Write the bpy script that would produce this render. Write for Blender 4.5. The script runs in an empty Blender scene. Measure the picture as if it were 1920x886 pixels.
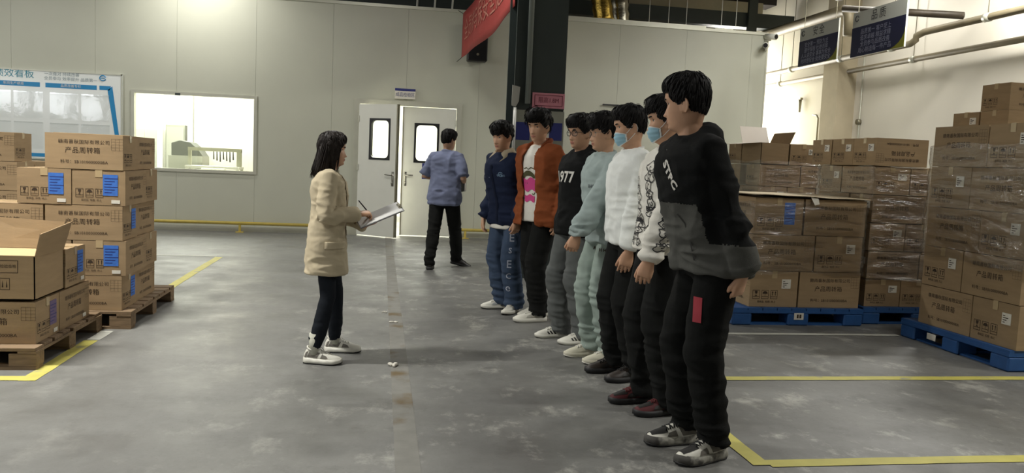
import bpy, bmesh, math, random
import numpy as np
from mathutils import Vector, Matrix, noise
from mathutils.bvhtree import BVHTree

random.seed(7)
np.random.seed(7)
SC = bpy.context.scene
COL = SC.collection
PI = math.pi
R = math.radians

# ------------------------------------------------------------------ camera, world, lights, exposure
def look_matrix(loc, psi, th, rho):
    F = Vector((math.sin(psi) * math.cos(th), math.cos(psi) * math.cos(th), -math.sin(th)))
    R0 = Vector((math.cos(psi), -math.sin(psi), 0))
    U0 = R0.cross(F)
    U = U0 * math.cos(rho) - R0 * math.sin(rho)
    Rt = R0 * math.cos(rho) + U0 * math.sin(rho)
    m = Matrix((Rt, U, -F)).transposed().to_4x4()
    m.translation = loc
    return m

cam_data = bpy.data.cameras.new('camera')
cam = bpy.data.objects.new('camera', cam_data)
COL.objects.link(cam)
cam_data.sensor_fit = 'HORIZONTAL'
cam_data.sensor_width = 36.0
cam_data.lens = 1500 / 1920 * 36.0
cam_data.clip_start = 0.05
cam_data.clip_end = 200
cam.matrix_world = look_matrix((0, 0, 1.32), .165, .091, .044)
SC.camera = cam

SC.view_settings.view_transform = 'Standard'
SC.view_settings.look = 'None'
SC.view_settings.gamma = 1
SC.view_settings.use_curve_mapping = False
SC.view_settings.exposure = 0.0

world = bpy.data.worlds.new('world')
SC.world = world
world.use_nodes = True
world.node_tree.nodes['Background'].inputs[0].default_value = (.86, .93, 1, 1)
world.node_tree.nodes['Background'].inputs[1].default_value = 1.0

def area(name, loc, target, sx, sy, power, color=(1, .98, .92), spread=180):
    d = bpy.data.lights.new(name, 'AREA')
    d.shape = 'RECTANGLE'
    d.size, d.size_y = sx, sy
    d.energy = power
    d.color = color
    d.spread = R(spread)
    o = bpy.data.objects.new(name, d)
    COL.objects.link(o)
    o.location = loc
    o.rotation_euler = (Vector(target) - Vector(loc)).to_track_quat('-Z', 'Y').to_euler()
    return o

DAY = (.93, .97, 1)
for i, y in enumerate((-6.7, -3.2, .3, 3.8, 7.3)):                  # daylight through the four high windows of the left wall
    area('window_daylight', (-10.85, y + 1.2, 2.83), (0, y + 1.2, 1.2), 2.4, .8, 20, DAY)
area('corridor_daylight', (7.45, 17.6, 2.3), (7.75, 13.5, 1.6), 1.3, 2.8, 250, (1, .97, .90))
LAMP_SPOTS = [(-2.9, 12.9, 4.35, 46, 180), (-2.7, 5.0, 4.6, 165, 125), (-3.3, 1.7, 4.6, 62, 125), (-.2, 9.2, 4.9, 90, 165), (7.3, 3.6, 4.7, 75, 180), (6.95, 11.6, 4.9, 50, 165), (4.2, 2.4, 4.9, 72, 118), (-6.6, 10.4, 4.6, 110, 170), (6.8, 8.7, 4.6, 230, 175)]  # the last four are unseen lamps added to brighten floor, board and walls
area('inspection_room_light', (-3.6, 15.2, 2.72), (-3.6, 15.2, 0), 2.4, 1.2, 170, (1, .98, .90))
area('inspection_room_light', (-4.2, 17.2, 2.72), (-4.2, 17.2, 0), 1.6, 1.6, 90, (1, .98, .90))
area('passage_light', (.5, 15.7, 2.72), (.5, 15.7, 0), 1.2, 2.6, 260, (1, .98, .90))

# ------------------------------------------------------------------ helpers
def lin(c):
    return tuple((v / 12.92 if v <= .04045 else ((v + .055) / 1.055) ** 2.4) for v in c)

def rgb(r, g, b):
    return lin((r / 255, g / 255, b / 255)) + (1,)

def mat(name, color, rough=.6, metal=0, var=0.0, vscale=6, bump=0.0, bscale=60, spec=.5, stretch=(1, 1, 1), rand=0.0, dark=None, dscale=2.0, dlo=.5, dhi=.7, alpha=None):
    """Principled material: base colour varied by noise (var), per-object variation (rand), patches of a second colour (dark), fine relief (bump)."""
    m = bpy.data.materials.new(name)
    m.use_nodes = True
    nt = m.node_tree
    b = nt.nodes['Principled BSDF']
    b.inputs['Roughness'].default_value = rough
    b.inputs['Metallic'].default_value = metal
    b.inputs['Specular IOR Level'].default_value = spec
    b.inputs['Base Color'].default_value = color
    tc = nt.nodes.new('ShaderNodeTexCoord')
    mp = nt.nodes.new('ShaderNodeMapping')
    mp.inputs['Scale'].default_value = stretch
    nt.links.new(tc.outputs['Object'], mp.inputs['Vector'])
    cur = None
    def noise_node(scale, detail=5):
        n = nt.nodes.new('ShaderNodeTexNoise')
        n.inputs['Scale'].default_value = scale
        n.inputs['Detail'].default_value = detail
        nt.links.new(mp.outputs['Vector'], n.inputs['Vector'])
        return n
    if var or rand:
        hs = nt.nodes.new('ShaderNodeHueSaturation')
        hs.inputs['Color'].default_value = color
        mr = nt.nodes.new('ShaderNodeMapRange')
        mr.inputs['From Min'].default_value = .3
        mr.inputs['From Max'].default_value = .7
        mr.inputs['To Min'].default_value = 1 - var
        mr.inputs['To Max'].default_value = 1 + var
        n = noise_node(vscale)
        nt.links.new(n.outputs['Fac'], mr.inputs['Value'])
        val = mr.outputs['Result']
        if rand:
            oi = nt.nodes.new('ShaderNodeObjectInfo')
            m2 = nt.nodes.new('ShaderNodeMapRange')
            m2.inputs['To Min'].default_value = 1 - rand
            m2.inputs['To Max'].default_value = 1 + rand
            nt.links.new(oi.outputs['Random'], m2.inputs['Value'])
            mm = nt.nodes.new('ShaderNodeMath')
            mm.operation = 'MULTIPLY'
            nt.links.new(val, mm.inputs[0])
            nt.links.new(m2.outputs['Result'], mm.inputs[1])
            val = mm.outputs['Value']
        nt.links.new(val, hs.inputs['Value'])
        cur = hs.outputs['Color']
    if dark is not None:
        n = noise_node(dscale, 8)
        mr = nt.nodes.new('ShaderNodeMapRange')
        mr.inputs['From Min'].default_value = dlo
        mr.inputs['From Max'].default_value = dhi
        nt.links.new(n.outputs['Fac'], mr.inputs['Value'])
        mx = nt.nodes.new('ShaderNodeMix')
        mx.data_type = 'RGBA'
        nt.links.new(mr.outputs['Result'], mx.inputs[0])
        if cur is not None:
            nt.links.new(cur, mx.inputs[6])
        else:
            mx.inputs[6].default_value = color
        mx.inputs[7].default_value = dark
        cur = mx.outputs[2]
    if cur is not None:
        nt.links.new(cur, b.inputs['Base Color'])
    if bump:
        n = noise_node(bscale, 4)
        bp = nt.nodes.new('ShaderNodeBump')
        bp.inputs['Strength'].default_value = bump
        bp.inputs['Distance'].default_value = .004
        nt.links.new(n.outputs['Fac'], bp.inputs['Height'])
        nt.links.new(bp.outputs['Normal'], b.inputs['Normal'])
    return m

def glow(name, color, strength):
    m = bpy.data.materials.new(name)
    m.use_nodes = True
    b = m.node_tree.nodes['Principled BSDF']
    b.inputs['Base Color'].default_value = color
    b.inputs['Emission Color'].default_value = color
    b.inputs['Emission Strength'].default_value = strength
    return m

def clear_mat(name, tint, gloss_fac, rough=.05, bump=0, bscale=8, stretch=(1, 1, 1), edge=.5):
    """Thin clear sheet (pane, film, plastic pocket): see-through with a glossy share."""
    m = bpy.data.materials.new(name)
    m.use_nodes = True
    nt = m.node_tree
    nt.nodes.clear()
    out = nt.nodes.new('ShaderNodeOutputMaterial')
    tr = nt.nodes.new('ShaderNodeBsdfTransparent')
    tr.inputs[0].default_value = tint
    gl = nt.nodes.new('ShaderNodeBsdfGlossy')
    gl.inputs['Roughness'].default_value = rough
    gl.inputs['Color'].default_value = (.95, .95, .95, 1)
    mx = nt.nodes.new('ShaderNodeMixShader')
    fr = nt.nodes.new('ShaderNodeLayerWeight')
    fr.inputs['Blend'].default_value = .25
    ad = nt.nodes.new('ShaderNodeMath')
    ad.operation = 'MULTIPLY_ADD'
    ad.inputs[1].default_value = edge
    ad.inputs[2].default_value = gloss_fac
    nt.links.new(fr.outputs['Fresnel'], ad.inputs[0])
    nt.links.new(ad.outputs['Value'], mx.inputs['Fac'])
    nt.links.new(tr.outputs[0], mx.inputs[1])
    nt.links.new(gl.outputs[0], mx.inputs[2])
    nt.links.new(mx.outputs[0], out.inputs['Surface'])
    if bump:
        tc = nt.nodes.new('ShaderNodeTexCoord')
        mp = nt.nodes.new('ShaderNodeMapping')
        mp.inputs['Scale'].default_value = stretch
        n = nt.nodes.new('ShaderNodeTexNoise')
        n.inputs['Scale'].default_value = bscale
        n.inputs['Detail'].default_value = 6
        nt.links.new(tc.outputs['Object'], mp.inputs['Vector'])
        nt.links.new(mp.outputs['Vector'], n.inputs['Vector'])
        bp = nt.nodes.new('ShaderNodeBump')
        bp.inputs['Strength'].default_value = bump
        bp.inputs['Distance'].default_value = .02
        nt.links.new(n.outputs['Fac'], bp.inputs['Height'])
        nt.links.new(bp.outputs['Normal'], gl.inputs['Normal'])
    return m

class MB:
    """Collects shapes; build() links them as ONE mesh object."""
    def __init__(self):
        self.v = []
        self.f = []
        self.m = []
    def add(self, verts, faces, mi=0):
        o = len(self.v)
        self.v.extend([tuple(p) for p in verts])
        for f in faces:
            self.f.append(tuple(i + o for i in f))
            self.m.append(mi)
        return self
    def box(self, x0, y0, z0, x1, y1, z1, mi=0, bev=0.0):
        if bev:
            b = bev
            pts, fs = [], []
            X, Y, Z = (x0, x1), (y0, y1), (z0, z1)
            sg = (1, -1)
            idx = {}
            for i in (0, 1):
                for j in (0, 1):
                    for k in (0, 1):
                        for ax in range(3):
                            p = [X[i], Y[j], Z[k]]
                            for q in range(3):
                                if q != ax:
                                    p[q] += b * sg[(i, j, k)[q]]
                            idx[(i, j, k, ax)] = len(pts)
                            pts.append(p)
            for i in (0, 1):                                   # main faces: vertices lying on that plane
                f = [idx[(i, 0, 0, 0)], idx[(i, 1, 0, 0)], idx[(i, 1, 1, 0)], idx[(i, 0, 1, 0)]]
                fs.append(f if i else f[::-1])
                f = [idx[(0, i, 0, 1)], idx[(0, i, 1, 1)], idx[(1, i, 1, 1)], idx[(1, i, 0, 1)]]
                fs.append(f if i else f[::-1])
                f = [idx[(0, 0, i, 2)], idx[(1, 0, i, 2)], idx[(1, 1, i, 2)], idx[(0, 1, i, 2)]]
                fs.append(f if i else f[::-1])
            for a in (0, 1):
                for c in (0, 1):
                    fs.append([idx[(a, c, 0, 0)], idx[(a, c, 1, 0)], idx[(a, c, 1, 1)], idx[(a, c, 0, 1)]])
                    fs.append([idx[(a, 0, c, 0)], idx[(a, 1, c, 0)], idx[(a, 1, c, 2)], idx[(a, 0, c, 2)]])
                    fs.append([idx[(0, a, c, 1)], idx[(1, a, c, 1)], idx[(1, a, c, 2)], idx[(0, a, c, 2)]])
            for i in (0, 1):
                for j in (0, 1):
                    for k in (0, 1):
                        fs.append([idx[(i, j, k, 0)], idx[(i, j, k, 1)], idx[(i, j, k, 2)]])
            return self.add(pts, fs, mi)
        v = [(x0, y0, z0), (x1, y0, z0), (x1, y1, z0), (x0, y1, z0), (x0, y0, z1), (x1, y0, z1), (x1, y1, z1), (x0, y1, z1)]
        return self.add(v, [(3, 2, 1, 0), (4, 5, 6, 7), (0, 1, 5, 4), (1, 2, 6, 5), (2, 3, 7, 6), (3, 0, 4, 7)], mi)
    def obox(self, c, sx, sy, sz, M, mi=0):
        """Box centred at c, turned by the 3x3 matrix M."""
        v = []
        for z in (-.5, .5):
            for x, y in ((-.5, -.5), (.5, -.5), (.5, .5), (-.5, .5)):
                v.append(Vector(c) + M @ Vector((x * sx, y * sy, z * sz)))
        return self.add(v, [(3, 2, 1, 0), (4, 5, 6, 7), (0, 1, 5, 4), (1, 2, 6, 5), (2, 3, 7, 6), (3, 0, 4, 7)], mi)
    def loft(self, rings, mi=0, cap=True):
        n = len(rings[0])
        vs = [p for r in rings for p in r]
        fs = []
        for i in range(len(rings) - 1):
            for j in range(n):
                k = (j + 1) % n
                fs.append((i * n + j, i * n + k, (i + 1) * n + k, (i + 1) * n + j))
        if cap:
            fs.append(tuple(range(n))[::-1])
            fs.append(tuple((len(rings) - 1) * n + j for j in range(n)))
        return self.add(vs, fs, mi)
    def tube(self, pts, rad, n=8, mi=0, flat=1.0, up=None):
        """Tube along pts; rad one number or one per point; flat squeezes it along the second cross axis."""
        pts = [Vector(p) for p in pts]
        if not hasattr(rad, '__len__'):
            rad = [rad] * len(pts)
        rings = []
        prev = Vector(up) if up is not None else None
        for i, p in enumerate(pts):
            a = pts[max(i - 1, 0)]
            b = pts[min(i + 1, len(pts) - 1)]
            d = (b - a).normalized()
            if prev is None:
                prev = Vector((0, 0, 1)) if abs(d.z) < .9 else Vector((1, 0, 0))
            u = (prev - d * prev.dot(d))
            if u.length < 1e-5:
                u = d.orthogonal()
            u.normalize()
            w = d.cross(u)
            prev = u
            r = rad[i]
            rings.append([p + u * (r * flat * math.cos(2 * PI * k / n)) + w * (r * math.sin(2 * PI * k / n)) for k in range(n)])
        return self.loft(rings, mi)
    def prism(self, poly, fn, t, mi=0):
        """2D polygon (a, b) mapped by fn(a, b, depth) with depth 0 and t."""
        n = len(poly)
        v = [fn(a, b, 0) for a, b in poly] + [fn(a, b, t) for a, b in poly]
        fs = [tuple(range(n))[::-1], tuple(range(n, 2 * n))] + [(i, (i + 1) % n, n + (i + 1) % n, n + i) for i in range(n)]
        return self.add(v, fs, mi)
    def ell(self, c, rx, ry, rz, nu=12, nv=8, mi=0, M=None):
        rings = []
        for i in range(nv + 1):
            a = -PI / 2 + PI * (i + .02) / (nv + .04)
            r = []
            for j in range(nu):
                t = 2 * PI * j / nu
                p = Vector((rx * math.cos(a) * math.cos(t), ry * math.cos(a) * math.sin(t), rz * math.sin(a)))
                if M is not None:
                    p = M @ p
                r.append(Vector(c) + p)
            rings.append(r)
        return self.loft(rings, mi)
    def mesh(self, name, mats, smooth=False):
        me = bpy.data.meshes.new(name)
        me.from_pydata([tuple(p) for p in self.v], [], self.f)
        for m in (mats if isinstance(mats, (list, tuple)) else [mats]):
            me.materials.append(m)
        me.polygons.foreach_set('material_index', self.m)
        if smooth:
            me.polygons.foreach_set('use_smooth', [True] * len(me.polygons))
        me.update()
        return me
    def build(self, name, mats, parent=None, smooth=False, loc=None):
        return link(name, self.mesh(name, mats, smooth), parent, loc)

def link(name, me, parent=None, loc=None, rotz=None):
    o = bpy.data.objects.new(name, me)
    COL.objects.link(o)
    if parent is not None:
        o.parent = parent
    if loc is not None:
        o.location = loc
    if rotz is not None:
        o.rotation_euler = (0, 0, rotz)
    return o

def empty(name, loc=(0, 0, 0), rotz=0):
    o = bpy.data.objects.new(name, None)
    o.empty_display_size = .1
    COL.objects.link(o)
    o.location = loc
    o.rotation_euler = (0, 0, rotz)
    return o

def tag(o, label=None, cat=None, group=None, kind=None):
    if label:
        o['label'] = label
    if cat:
        o['category'] = cat
    if group:
        o['group'] = group
    if kind:
        o['kind'] = kind
    return o

_text_cache = {}
def text_2d(body, size, bold=0.0, spacing=1.0, res=2):
    """Flat lettering: vertices (x, y) centred on 0 and faces."""
    key = (body, size, bold, spacing)
    if key in _text_cache:
        return _text_cache[key]
    c = bpy.data.curves.new('lettering', 'FONT')
    c.body = body
    c.size = size
    c.align_x = 'CENTER'
    c.align_y = 'CENTER'
    c.resolution_u = res
    c.offset = bold
    c.space_character = spacing
    o = bpy.data.objects.new('lettering', c)
    COL.objects.link(o)
    dg = bpy.context.evaluated_depsgraph_get()
    me = bpy.data.meshes.new_from_object(o.evaluated_get(dg))
    vs = [(v.co.x, v.co.y) for v in me.vertices]
    fs = [tuple(p.vertices) for p in me.polygons]
    bpy.data.objects.remove(o)
    bpy.data.curves.remove(c)
    bpy.data.meshes.remove(me)
    _text_cache[key] = (vs, fs)
    return vs, fs

def put_text(mb, body, size, fn, ox=0, oy=0, mi=0, bold=0.0, sx=1.0, spacing=1.0):
    vs, fs = text_2d(body, size, bold, spacing)
    mb.add([fn(x * sx + ox, y + oy) for x, y in vs], fs, mi)

def hash3(i, j, k):
    n = (i * 73856093) ^ (j * 19349663) ^ (k * 83492791)
    n = (n ^ (n >> 13)) * 1274126177
    n &= 0x7fffffff
    return ((n ^ (n >> 16)) & 0xffff) / 65535.0

def vnoise(p):
    """Value noise in -1..1 for an (N, 3) array."""
    p = np.asarray(p, float)
    i = np.floor(p).astype(np.int64)
    f = p - i
    f = f * f * (3 - 2 * f)
    r = 0
    for a in (0, 1):
        for b in (0, 1):
            for c in (0, 1):
                w = (f[:, 0] if a else 1 - f[:, 0]) * (f[:, 1] if b else 1 - f[:, 1]) * (f[:, 2] if c else 1 - f[:, 2])
                r = r + w * hash3(i[:, 0] + a, i[:, 1] + b, i[:, 2] + c)
    return r * 2 - 1
# ------------------------------------------------------------------ materials
M_PANEL = mat('wall_panel_paint', rgb(197, 198, 182), .42, var=.03, vscale=1.5, bump=.05, bscale=3)
M_JOINT = mat('panel_joint', rgb(205, 206, 190), .7)
M_TRIM = mat('aluminium_trim', rgb(205, 205, 190), .35, .3, var=.04)
M_CREAM = mat('cream_plaster', rgb(232, 226, 212), .85, var=.04, vscale=.8, bump=.1, bscale=30)
M_WHITE = mat('white_paint', rgb(226, 226, 216), .5, var=.02)
M_DARKSTEEL = mat('dark_painted_steel', rgb(52, 60, 58), .5, var=.08, vscale=3)
M_ROOF = mat('roof_deck', rgb(70, 66, 55), .8, var=.2, vscale=1)
M_BEIGE = mat('beige_beam_paint', rgb(176, 166, 140), .7, var=.05)
M_GALV = mat('galvanised_pipe', rgb(140, 135, 115), .4, .6, var=.12, vscale=4)
M_PIPE = mat('dull_tan_pipe', rgb(128, 118, 94), .55, .15, var=.12, vscale=4)
M_DARKPIPE = mat('dark_pipe_paint', rgb(66, 58, 46), .5, .2, var=.15)
M_FOIL = mat('silver_foil', rgb(200, 195, 180), .22, 1, var=.1, bump=1, bscale=22)
M_GOLD = mat('yellowed_foil', rgb(190, 160, 80), .25, 1, var=.1, bump=1, bscale=22)
M_YELLOW = mat('yellow_rail_paint', rgb(198, 176, 84), .5, var=.1, vscale=8)
M_BLACK = mat('black_plastic', rgb(24, 24, 25), .45)
M_GLASS = clear_mat('window_glass', (.97, .99, .97, 1), .04, .02)
M_POCKET = clear_mat('clear_pocket_sheet', (.985, .99, .99, 1), .05, .04, .10, 4, edge=.15)
M_FILM = clear_mat('stretch_film_sheet', (.93, .93, .92, 1), .105, .13, 1.0, 9, (1, 1, 3.2))
M_BOARD = mat('glossy_board', rgb(240, 244, 241), .14, var=.01)
M_BLUEPRINT = mat('blue_print', rgb(38, 140, 196), .35)
M_GREYPRINT = mat('grey_print', rgb(150, 165, 170), .5)
M_NAVYPRINT = mat('navy_print', rgb(40, 48, 120), .5)
M_INK = mat('carton_ink', rgb(62, 48, 34), .8)
M_CARD = mat('corrugated_card', rgb(160, 137, 106), .85, var=.07, vscale=5, rand=.09, bump=.12, bscale=40, stretch=(1, 1, 6), spec=.2)
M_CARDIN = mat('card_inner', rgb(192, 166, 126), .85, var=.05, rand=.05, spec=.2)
M_TAPE = mat('packing_tape', rgb(190, 168, 130), .25, var=.05)
M_BLUEPAPER = mat('blue_paper', rgb(64, 118, 205), .6, var=.12, vscale=30)
M_PURPLE = mat('violet_paper', rgb(108, 92, 128), .6, var=.1, vscale=30)
M_PAPER = mat('white_paper', rgb(226, 222, 210), .65, var=.05, vscale=40)
M_WOOD = mat('raw_pallet_wood', rgb(130, 108, 82), .8, var=.25, vscale=7, rand=.12, bump=.25, bscale=30, stretch=(1, 6, 6))
M_BLUEPLASTIC = mat('blue_pallet_plastic', rgb(38, 84, 142), .5, var=.12, vscale=9, rand=.05)
M_SKIN = mat('skin', rgb(202, 158, 128), .5, var=.05, vscale=20, spec=.4)
M_LIP = mat('lips', rgb(172, 108, 92), .45)
M_HAIR = mat('black_hair', rgb(20, 18, 18), .62, var=.25, vscale=60, spec=.22)
M_BROWNHAIR = mat('dark_brown_hair', rgb(34, 27, 23), .55, var=.25, vscale=60, spec=.3)
M_EYE = mat('eye_white', rgb(215, 208, 200), .3)
M_IRIS = mat('iris', rgb(26, 18, 14), .2)
M_MASK = mat('mask_blue', rgb(158, 200, 218), .8, var=.05, vscale=30)
M_MASKEDGE = mat('mask_white', rgb(225, 228, 228), .8)
M_LENS = clear_mat('lens_glass', (.96, .97, .97, 1), .05, .02)

def cloth(name, col, rough=.9, var=.08, bump=.3):
    return mat(name, col, rough, var=var, vscale=14, bump=bump, bscale=260, spec=.15)

def floor_material():
    m = bpy.data.materials.new('worn_concrete')
    m.use_nodes = True
    nt = m.node_tree
    b = nt.nodes['Principled BSDF']
    geo = nt.nodes.new('ShaderNodeTexCoord')
    def n(scale, detail, stretch=(1, 1, 1), rough=.6):
        mp = nt.nodes.new('ShaderNodeMapping')
        mp.inputs['Scale'].default_value = stretch
        nt.links.new(geo.outputs['Object'], mp.inputs['Vector'])
        t = nt.nodes.new('ShaderNodeTexNoise')
        t.inputs['Scale'].default_value = scale
        t.inputs['Detail'].default_value = detail
        t.inputs['Roughness'].default_value = rough
        nt.links.new(mp.outputs['Vector'], t.inputs['Vector'])
        return t.outputs['Fac']
    def rng(v, lo, hi, a=0, c=1):
        r = nt.nodes.new('ShaderNodeMapRange')
        r.inputs['From Min'].default_value = lo
        r.inputs['From Max'].default_value = hi
        r.inputs['To Min'].default_value = a
        r.inputs['To Max'].default_value = c
        nt.links.new(v, r.inputs['Value'])
        return r.outputs['Result']
    def mix(f, a, c):
        x = nt.nodes.new('ShaderNodeMix')
        x.data_type = 'RGBA'
        nt.links.new(f, x.inputs[0])
        for s, v in ((6, a), (7, c)):
            if isinstance(v, tuple):
                x.inputs[s].default_value = v
            else:
                nt.links.new(v, x.inputs[s])
        return x.outputs[2]
    sx = nt.nodes.new('ShaderNodeSeparateXYZ')
    nt.links.new(geo.outputs['Object'], sx.inputs[0])
    lane = rng(sx.outputs['X'], -1.2, .5, .28, 1)                # the lane of the people is the most worn
    def mul(a, c):
        q = nt.nodes.new('ShaderNodeMath')
        q.operation = 'MULTIPLY'
        nt.links.new(a, q.inputs[0])
        nt.links.new(c, q.inputs[1])
        return q.outputs[0]
    base = mix(rng(n(.55, 6), .35, .65), rgb(116, 116, 113), rgb(129, 129, 125))
    base = mix(mul(rng(sx.outputs['X'], .15, .5, 0, .55), mul(rng(sx.outputs['X'], 2.6, 1.7, 0, 1), rng(n(.8, 7), .36, .58))), base, rgb(94, 94, 92))
    base = mix(mul(rng(n(1.3, 8, (1, 1.0, 1), .68), .48, .64, 0, .9), lane), base, rgb(104, 104, 102))      # grey worn patches
    base = mix(mul(rng(n(3.0, 10, (1, .75, 1), .75), .54, .66, 0, .8), lane), base, rgb(180, 179, 171))     # pale scuffs
    base = mix(mul(rng(n(4.5, 10, (.9, .9, 1), .78), .55, .68, 0, .8), lane), base, rgb(92, 91, 88))         # dark streaks
    base = mix(rng(n(14, 8, (1, .8, 1), .75), .35, .68, 0, .28), base, rgb(88, 87, 83))
    base = mix(rng(n(60, 4), .60, .74, 0, .45), base, rgb(84, 82, 78))                            # grit
    nt.links.new(base, b.inputs['Base Color'])
    nt.links.new(rng(n(2.2, 6), .3, .7, .32, .62), b.inputs['Roughness'])
    b.inputs['Specular IOR Level'].default_value = .45
    bp = nt.nodes.new('ShaderNodeBump')
    bp.inputs['Strength'].default_value = .12
    bp.inputs['Distance'].default_value = .003
    nt.links.new(n(45, 6), bp.inputs['Height'])
    nt.links.new(bp.outputs['Normal'], b.inputs['Normal'])
    return m

M_FLOOR = floor_material()
M_JOINTSTRIP = mat('joint_mortar', rgb(127, 126, 120), .8, var=.10, vscale=9, dark=rgb(104, 88, 60), dscale=3.2, dlo=.56, dhi=.70, bump=.3, bscale=60)
M_TAPELINE = mat('yellow_line_tape', rgb(190, 182, 92), .6, var=.08, vscale=9, dark=rgb(150, 148, 120), dscale=7, dlo=.60, dhi=.72)
M_WHITETAPE = mat('white_line_tape', rgb(190, 190, 180), .6, var=.1, vscale=9)
# ------------------------------------------------------------------ the setting
YW = 13.73                       # plane of the panel wall
XW = 8.2                         # plane of the cream right wall
ZT = 3.8                         # top of the panel wall

def slab(name, x0, y0, z0, x1, y1, z1, m, parent=None):
    o = MB().box(x0, y0, z0, x1, y1, z1).build(name, m, parent)
    if parent is None:
        o['kind'] = 'structure'
    return o

slab('floor', -11.2, -8, -.12, 8.4, 22, 0, M_FLOOR)
slab('ceiling', -11.2, -8, 6.6, 8.4, 22.2, 6.75, M_ROOF)
slab('wall_rear', -11.2, -8.2, 0, 8.4, -8, 6.6, M_CREAM)
slab('wall_right', XW, -8, 0, XW + .2, 22, 6.6, M_CREAM)
slab('wall_far', -11.2, 22, 0, 8.4, 22.2, 6.6, M_CREAM)

# left wall with its four high windows (outside the frame; they light the hall and show in the glossy board)
wl = MB()
ys = [-6.7, -3.2, .3, 3.8, 7.3]
wl.box(-11.2, -8, 0, -11, 22, 2.4).box(-11.2, -8, 3.26, -11, 22, 6.6)
edge = [-8]
for y in ys:
    edge += [y, y + 2.4]
edge.append(22)
for a, b in zip(edge[::2], edge[1::2]):
    wl.box(-11.2, a, 2.4, -11, b, 3.26)
w = wl.build('wall_left', M_CREAM)
w['kind'] = 'structure'
for i, y in enumerate(ys):
    f = MB()
    for a, b in ((y, y + .06), (y + 1.17, y + 1.23), (y + 2.34, y + 2.4)):
        f.box(-11.14, a, 2.4, -11.04, b, 3.26)
    f.box(-11.14, y, 2.4, -11.04, y + 2.4, 2.46).box(-11.14, y, 3.74, -11.04, y + 2.4, 3.8)
    o = f.build('window_%d' % (i + 2), M_WHITE)
    o['kind'] = 'structure'
    MB().box(-11.10, y + .03, 2.43, -11.09, y + 2.37, 3.23).build('pane', glow('daylit_pane', (.93, .97, 1, 1), 5.0) if i == 0 else bpy.data.materials['daylit_pane'], o)

# panel wall: sandwich panels side by side, cut round the window and the door
wall = MB().box(-11, YW + .04, 0, -3.97, YW + .10, ZT).box(-2.03, YW + .04, 0, -.42, YW + .10, ZT).box(1.28, YW + .04, 0, 6.72, YW + .10, ZT) \
    .box(-3.97, YW + .04, 0, -2.03, YW + .10, .95).box(-3.97, YW + .04, 2.23, -2.03, YW + .10, ZT).box(-.42, YW + .04, 2.25, 1.28, YW + .10, ZT).build('wall_back', M_JOINT)
wall['kind'] = 'structure'
HOLES = [(-3.97, -2.03, .95, 2.23), (-.42, 1.28, 0, 2.25)]
seams = [-3.28 + 1.22 * k for k in range(-7, 9)]
seams = [-11.0] + [s for s in seams if -10.9 < s < 6.6] + [6.77]
for a, b in zip(seams[:-1], seams[1:]):
    x0, x1 = a + .0013, b - .0013
    m = MB()
    cuts = sorted({x0, x1} | {h for H in HOLES for h in H[:2] if x0 < h < x1})
    for p, q in zip(cuts[:-1], cuts[1:]):
        zs = [(0, ZT)]
        for h in HOLES:
            if p >= h[0] - 1e-6 and q <= h[1] + 1e-6:
                zs = [(0, h[2]), (h[3], ZT)] if h[2] > 0 else [(h[3], ZT)]
        for z0, z1 in zs:
            m.box(p, YW, z0, q, YW + .05, z1)
    m.build('panel', M_PANEL, wall)
MB().box(-11, YW - .02, ZT, 6.79, YW + .16, ZT + .05).box(6.77, YW - .005, 0, 6.80, YW + .12, ZT).build('wall_cap', M_TRIM, wall)
slab('wall_corridor', 6.66, YW + .1, 0, 6.77, 17.5, ZT, M_PANEL)
slab('baseboard_back', -11, YW - .012, 0, -.47, YW, .09, M_TRIM)
slab('baseboard_back_right', 1.33, YW - .012, 0, 6.76, YW, .09, M_TRIM)

# rooms behind the panel wall
slab('wall_inner_far', -5.2, 18.4, 0, 1.4, 18.5, 2.8, M_WHITE)
slab('wall_inner_left', -5.3, YW + .1, 0, -5.2, 18.5, 2.8, M_WHITE)
slab('wall_inner_middle', -.62, YW + .1, 0, -.52, 18.4, 2.8, M_WHITE)
slab('wall_inner_right', 1.40, YW + .1, 0, 1.5, 18.4, 2.8, M_WHITE)
slab('ceiling_inner_rooms', -11, YW + .1, 2.8, 6.66, 18.5, 2.9, M_WHITE)
slab('wall_partition', -3.16, 15.9, 0, -.62, 16.0, 2.8, M_CREAM)

# window_1 in the panel wall
wf = MB()
X0, X1, Z0, Z1 = -3.97, -2.03, .95, 2.23
for t in ((X0, Z0, X0 + .05, Z1), (X1 - .05, Z0, X1, Z1), (X0 + .05, Z0, X1 - .05, Z0 + .05), (X0 + .05, Z1 - .05, X1 - .05, Z1)):
    wf.box(t[0], YW - .02, t[1], t[2], YW + .10, t[3])
o = wf.build('window_1', M_TRIM)
o['kind'] = 'structure'
MB().box(X0 + .05, YW + .03, Z0 + .05, X1 - .05, YW + .036, Z1 - .05).build('pane', M_GLASS, o)
MB().box(-3.30, YW - .026, Z1 - .06, -3.22, YW - .02, Z1 - .02).build('window_catch', M_DARKSTEEL, o)

# double door
df = MB().box(-.47, YW - .03, 0, -.38, YW + .12, 2.28).box(1.24, YW - .03, 0, 1.33, YW + .12, 2.28).box(-.38, YW - .03, 2.2, 1.24, YW + .12, 2.28)
d0 = df.build('trim_1', M_TRIM)
d0['kind'] = 'structure'

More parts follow.
